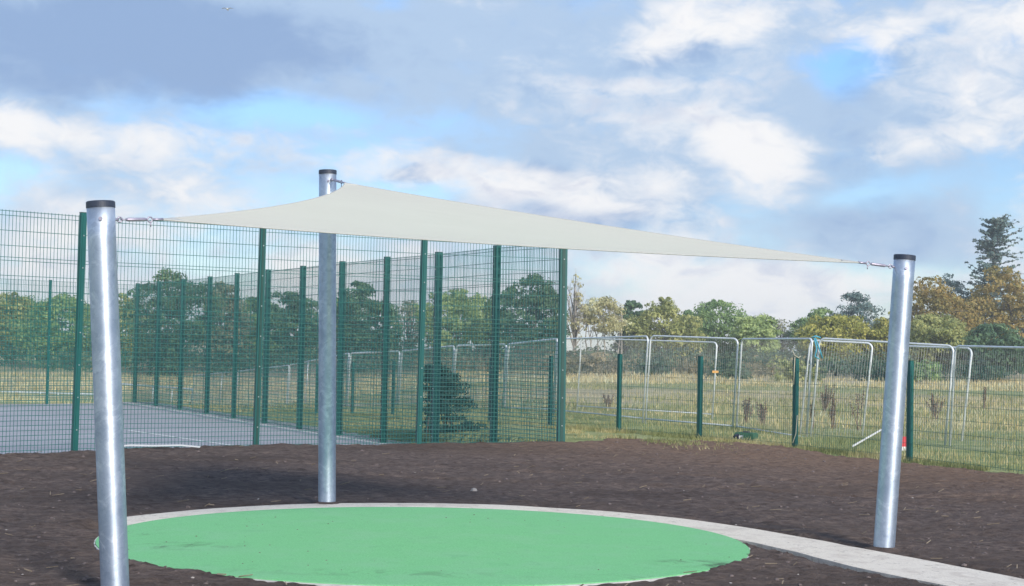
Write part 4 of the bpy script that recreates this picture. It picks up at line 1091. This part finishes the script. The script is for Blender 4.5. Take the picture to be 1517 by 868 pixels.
# far house between the trees and a white marker in the field
hx, hy = 27.2, 215.0; hz = float(terrain(hx, hy))
th = empty('far_house', (hx, hy, hz), 'tiny pale house with a white roof seen between the far trees', 'house')
m_ = MB(); m_.box((hx, hy, hz + 1.35), (4.2, 4.0, 2.7)); m_.build('wall', 'house_wall', th)
m_ = MB(); m_.face_strip([[(hx - 2.5, hy - 2.3, hz + 2.7), (hx - 2.5, hy + 2.3, hz + 2.7), (hx - 2.5, hy, hz + 3.6)], [(hx + 2.5, hy - 2.3, hz + 2.7), (hx + 2.5, hy + 2.3, hz + 2.7), (hx + 2.5, hy, hz + 3.6)]]); m_.build('roof', 'house_roof', th)
m_ = MB(); m_.box((hx + 0.5, hy - 2.03, hz + 0.9), (2.2, 0.08, 1.7)); m_.build('door', 'blue_door', th)
mx_, my_ = 27.6, 95.0; mz_ = float(terrain(mx_, my_))
m_ = MB(); m_.tube([(mx_, my_, mz_ - .1), (mx_, my_, mz_ + .42), (mx_, my_, mz_ + .5)], [0.10, 0.10, 0.04], 8)
m_.box((mx_, my_ - .11, mz_ + .36), (0.16, 0.03, 0.14))
tag(m_.build('marker_post', 'white_paint', origin=(mx_, my_, mz_)), 'small white marker post in the field right of the right shade post', 'marker')

bx_, by_, bz_ = -11.536, 60.0, 14.6
th = empty('bird', (bx_, by_, bz_), 'tiny distant bird gliding under the dark cloud at the top left', 'bird')
m_ = MB(); m_.tube([(bx_, by_ - .16, bz_), (bx_, by_ - .08, bz_ + .01), (bx_, by_ + .06, bz_), (bx_, by_ + .2, bz_)], [0.012, 0.035, 0.03, 0.008], 8); m_.build('body', 'white_paint', th, smooth=True)
for sg in (-1, 1):
    m_ = MB(); m_.face_strip([[(bx_ + sg * 0.02, by_ - .07, bz_ + .015), (bx_ + sg * 0.02, by_ + .06, bz_ + .015), (bx_ + sg * 0.02, by_, bz_ - .005)], [(bx_ + sg * 0.12, by_ - .06, bz_ + .06), (bx_ + sg * 0.12, by_ + .05, bz_ + .06), (bx_ + sg * .12, by_, bz_ + .045)], [(bx_ + sg * 0.24, by_ + .03, bz_ + .03), (bx_ + sg * 0.24, by_ + .06, bz_ + .03), (bx_ + sg * .24, by_ + .045, bz_ + .025)]]); m_.build('wing', 'white_paint', th)

# thin autumn haze over the field
m = bpy.data.materials.new('haze'); m.use_nodes = True
ht = NT(m.node_tree); ht.n.remove(ht.n['Principled BSDF'])
pv = ht.new('ShaderNodeVolumePrincipled'); pv.inputs['Color'].default_value = (0.90, 0.96, 0.98, 1); pv.inputs['Density'].default_value = 0.0007; pv.inputs['Anisotropy'].default_value = 0.0
ht.link(pv.outputs[0], ht.n['Material Output'].inputs['Volume'])
M['haze'] = m
m_ = MB(); m_.face_strip([[(-720, -80, z), (720, -80, z), (720, 660, z), (-720, 660, z)] for z in (-6.5, 20.0)])
tag(m_.build('haze', 'haze'), 'thin pale autumn haze in the air', kind='stuff')
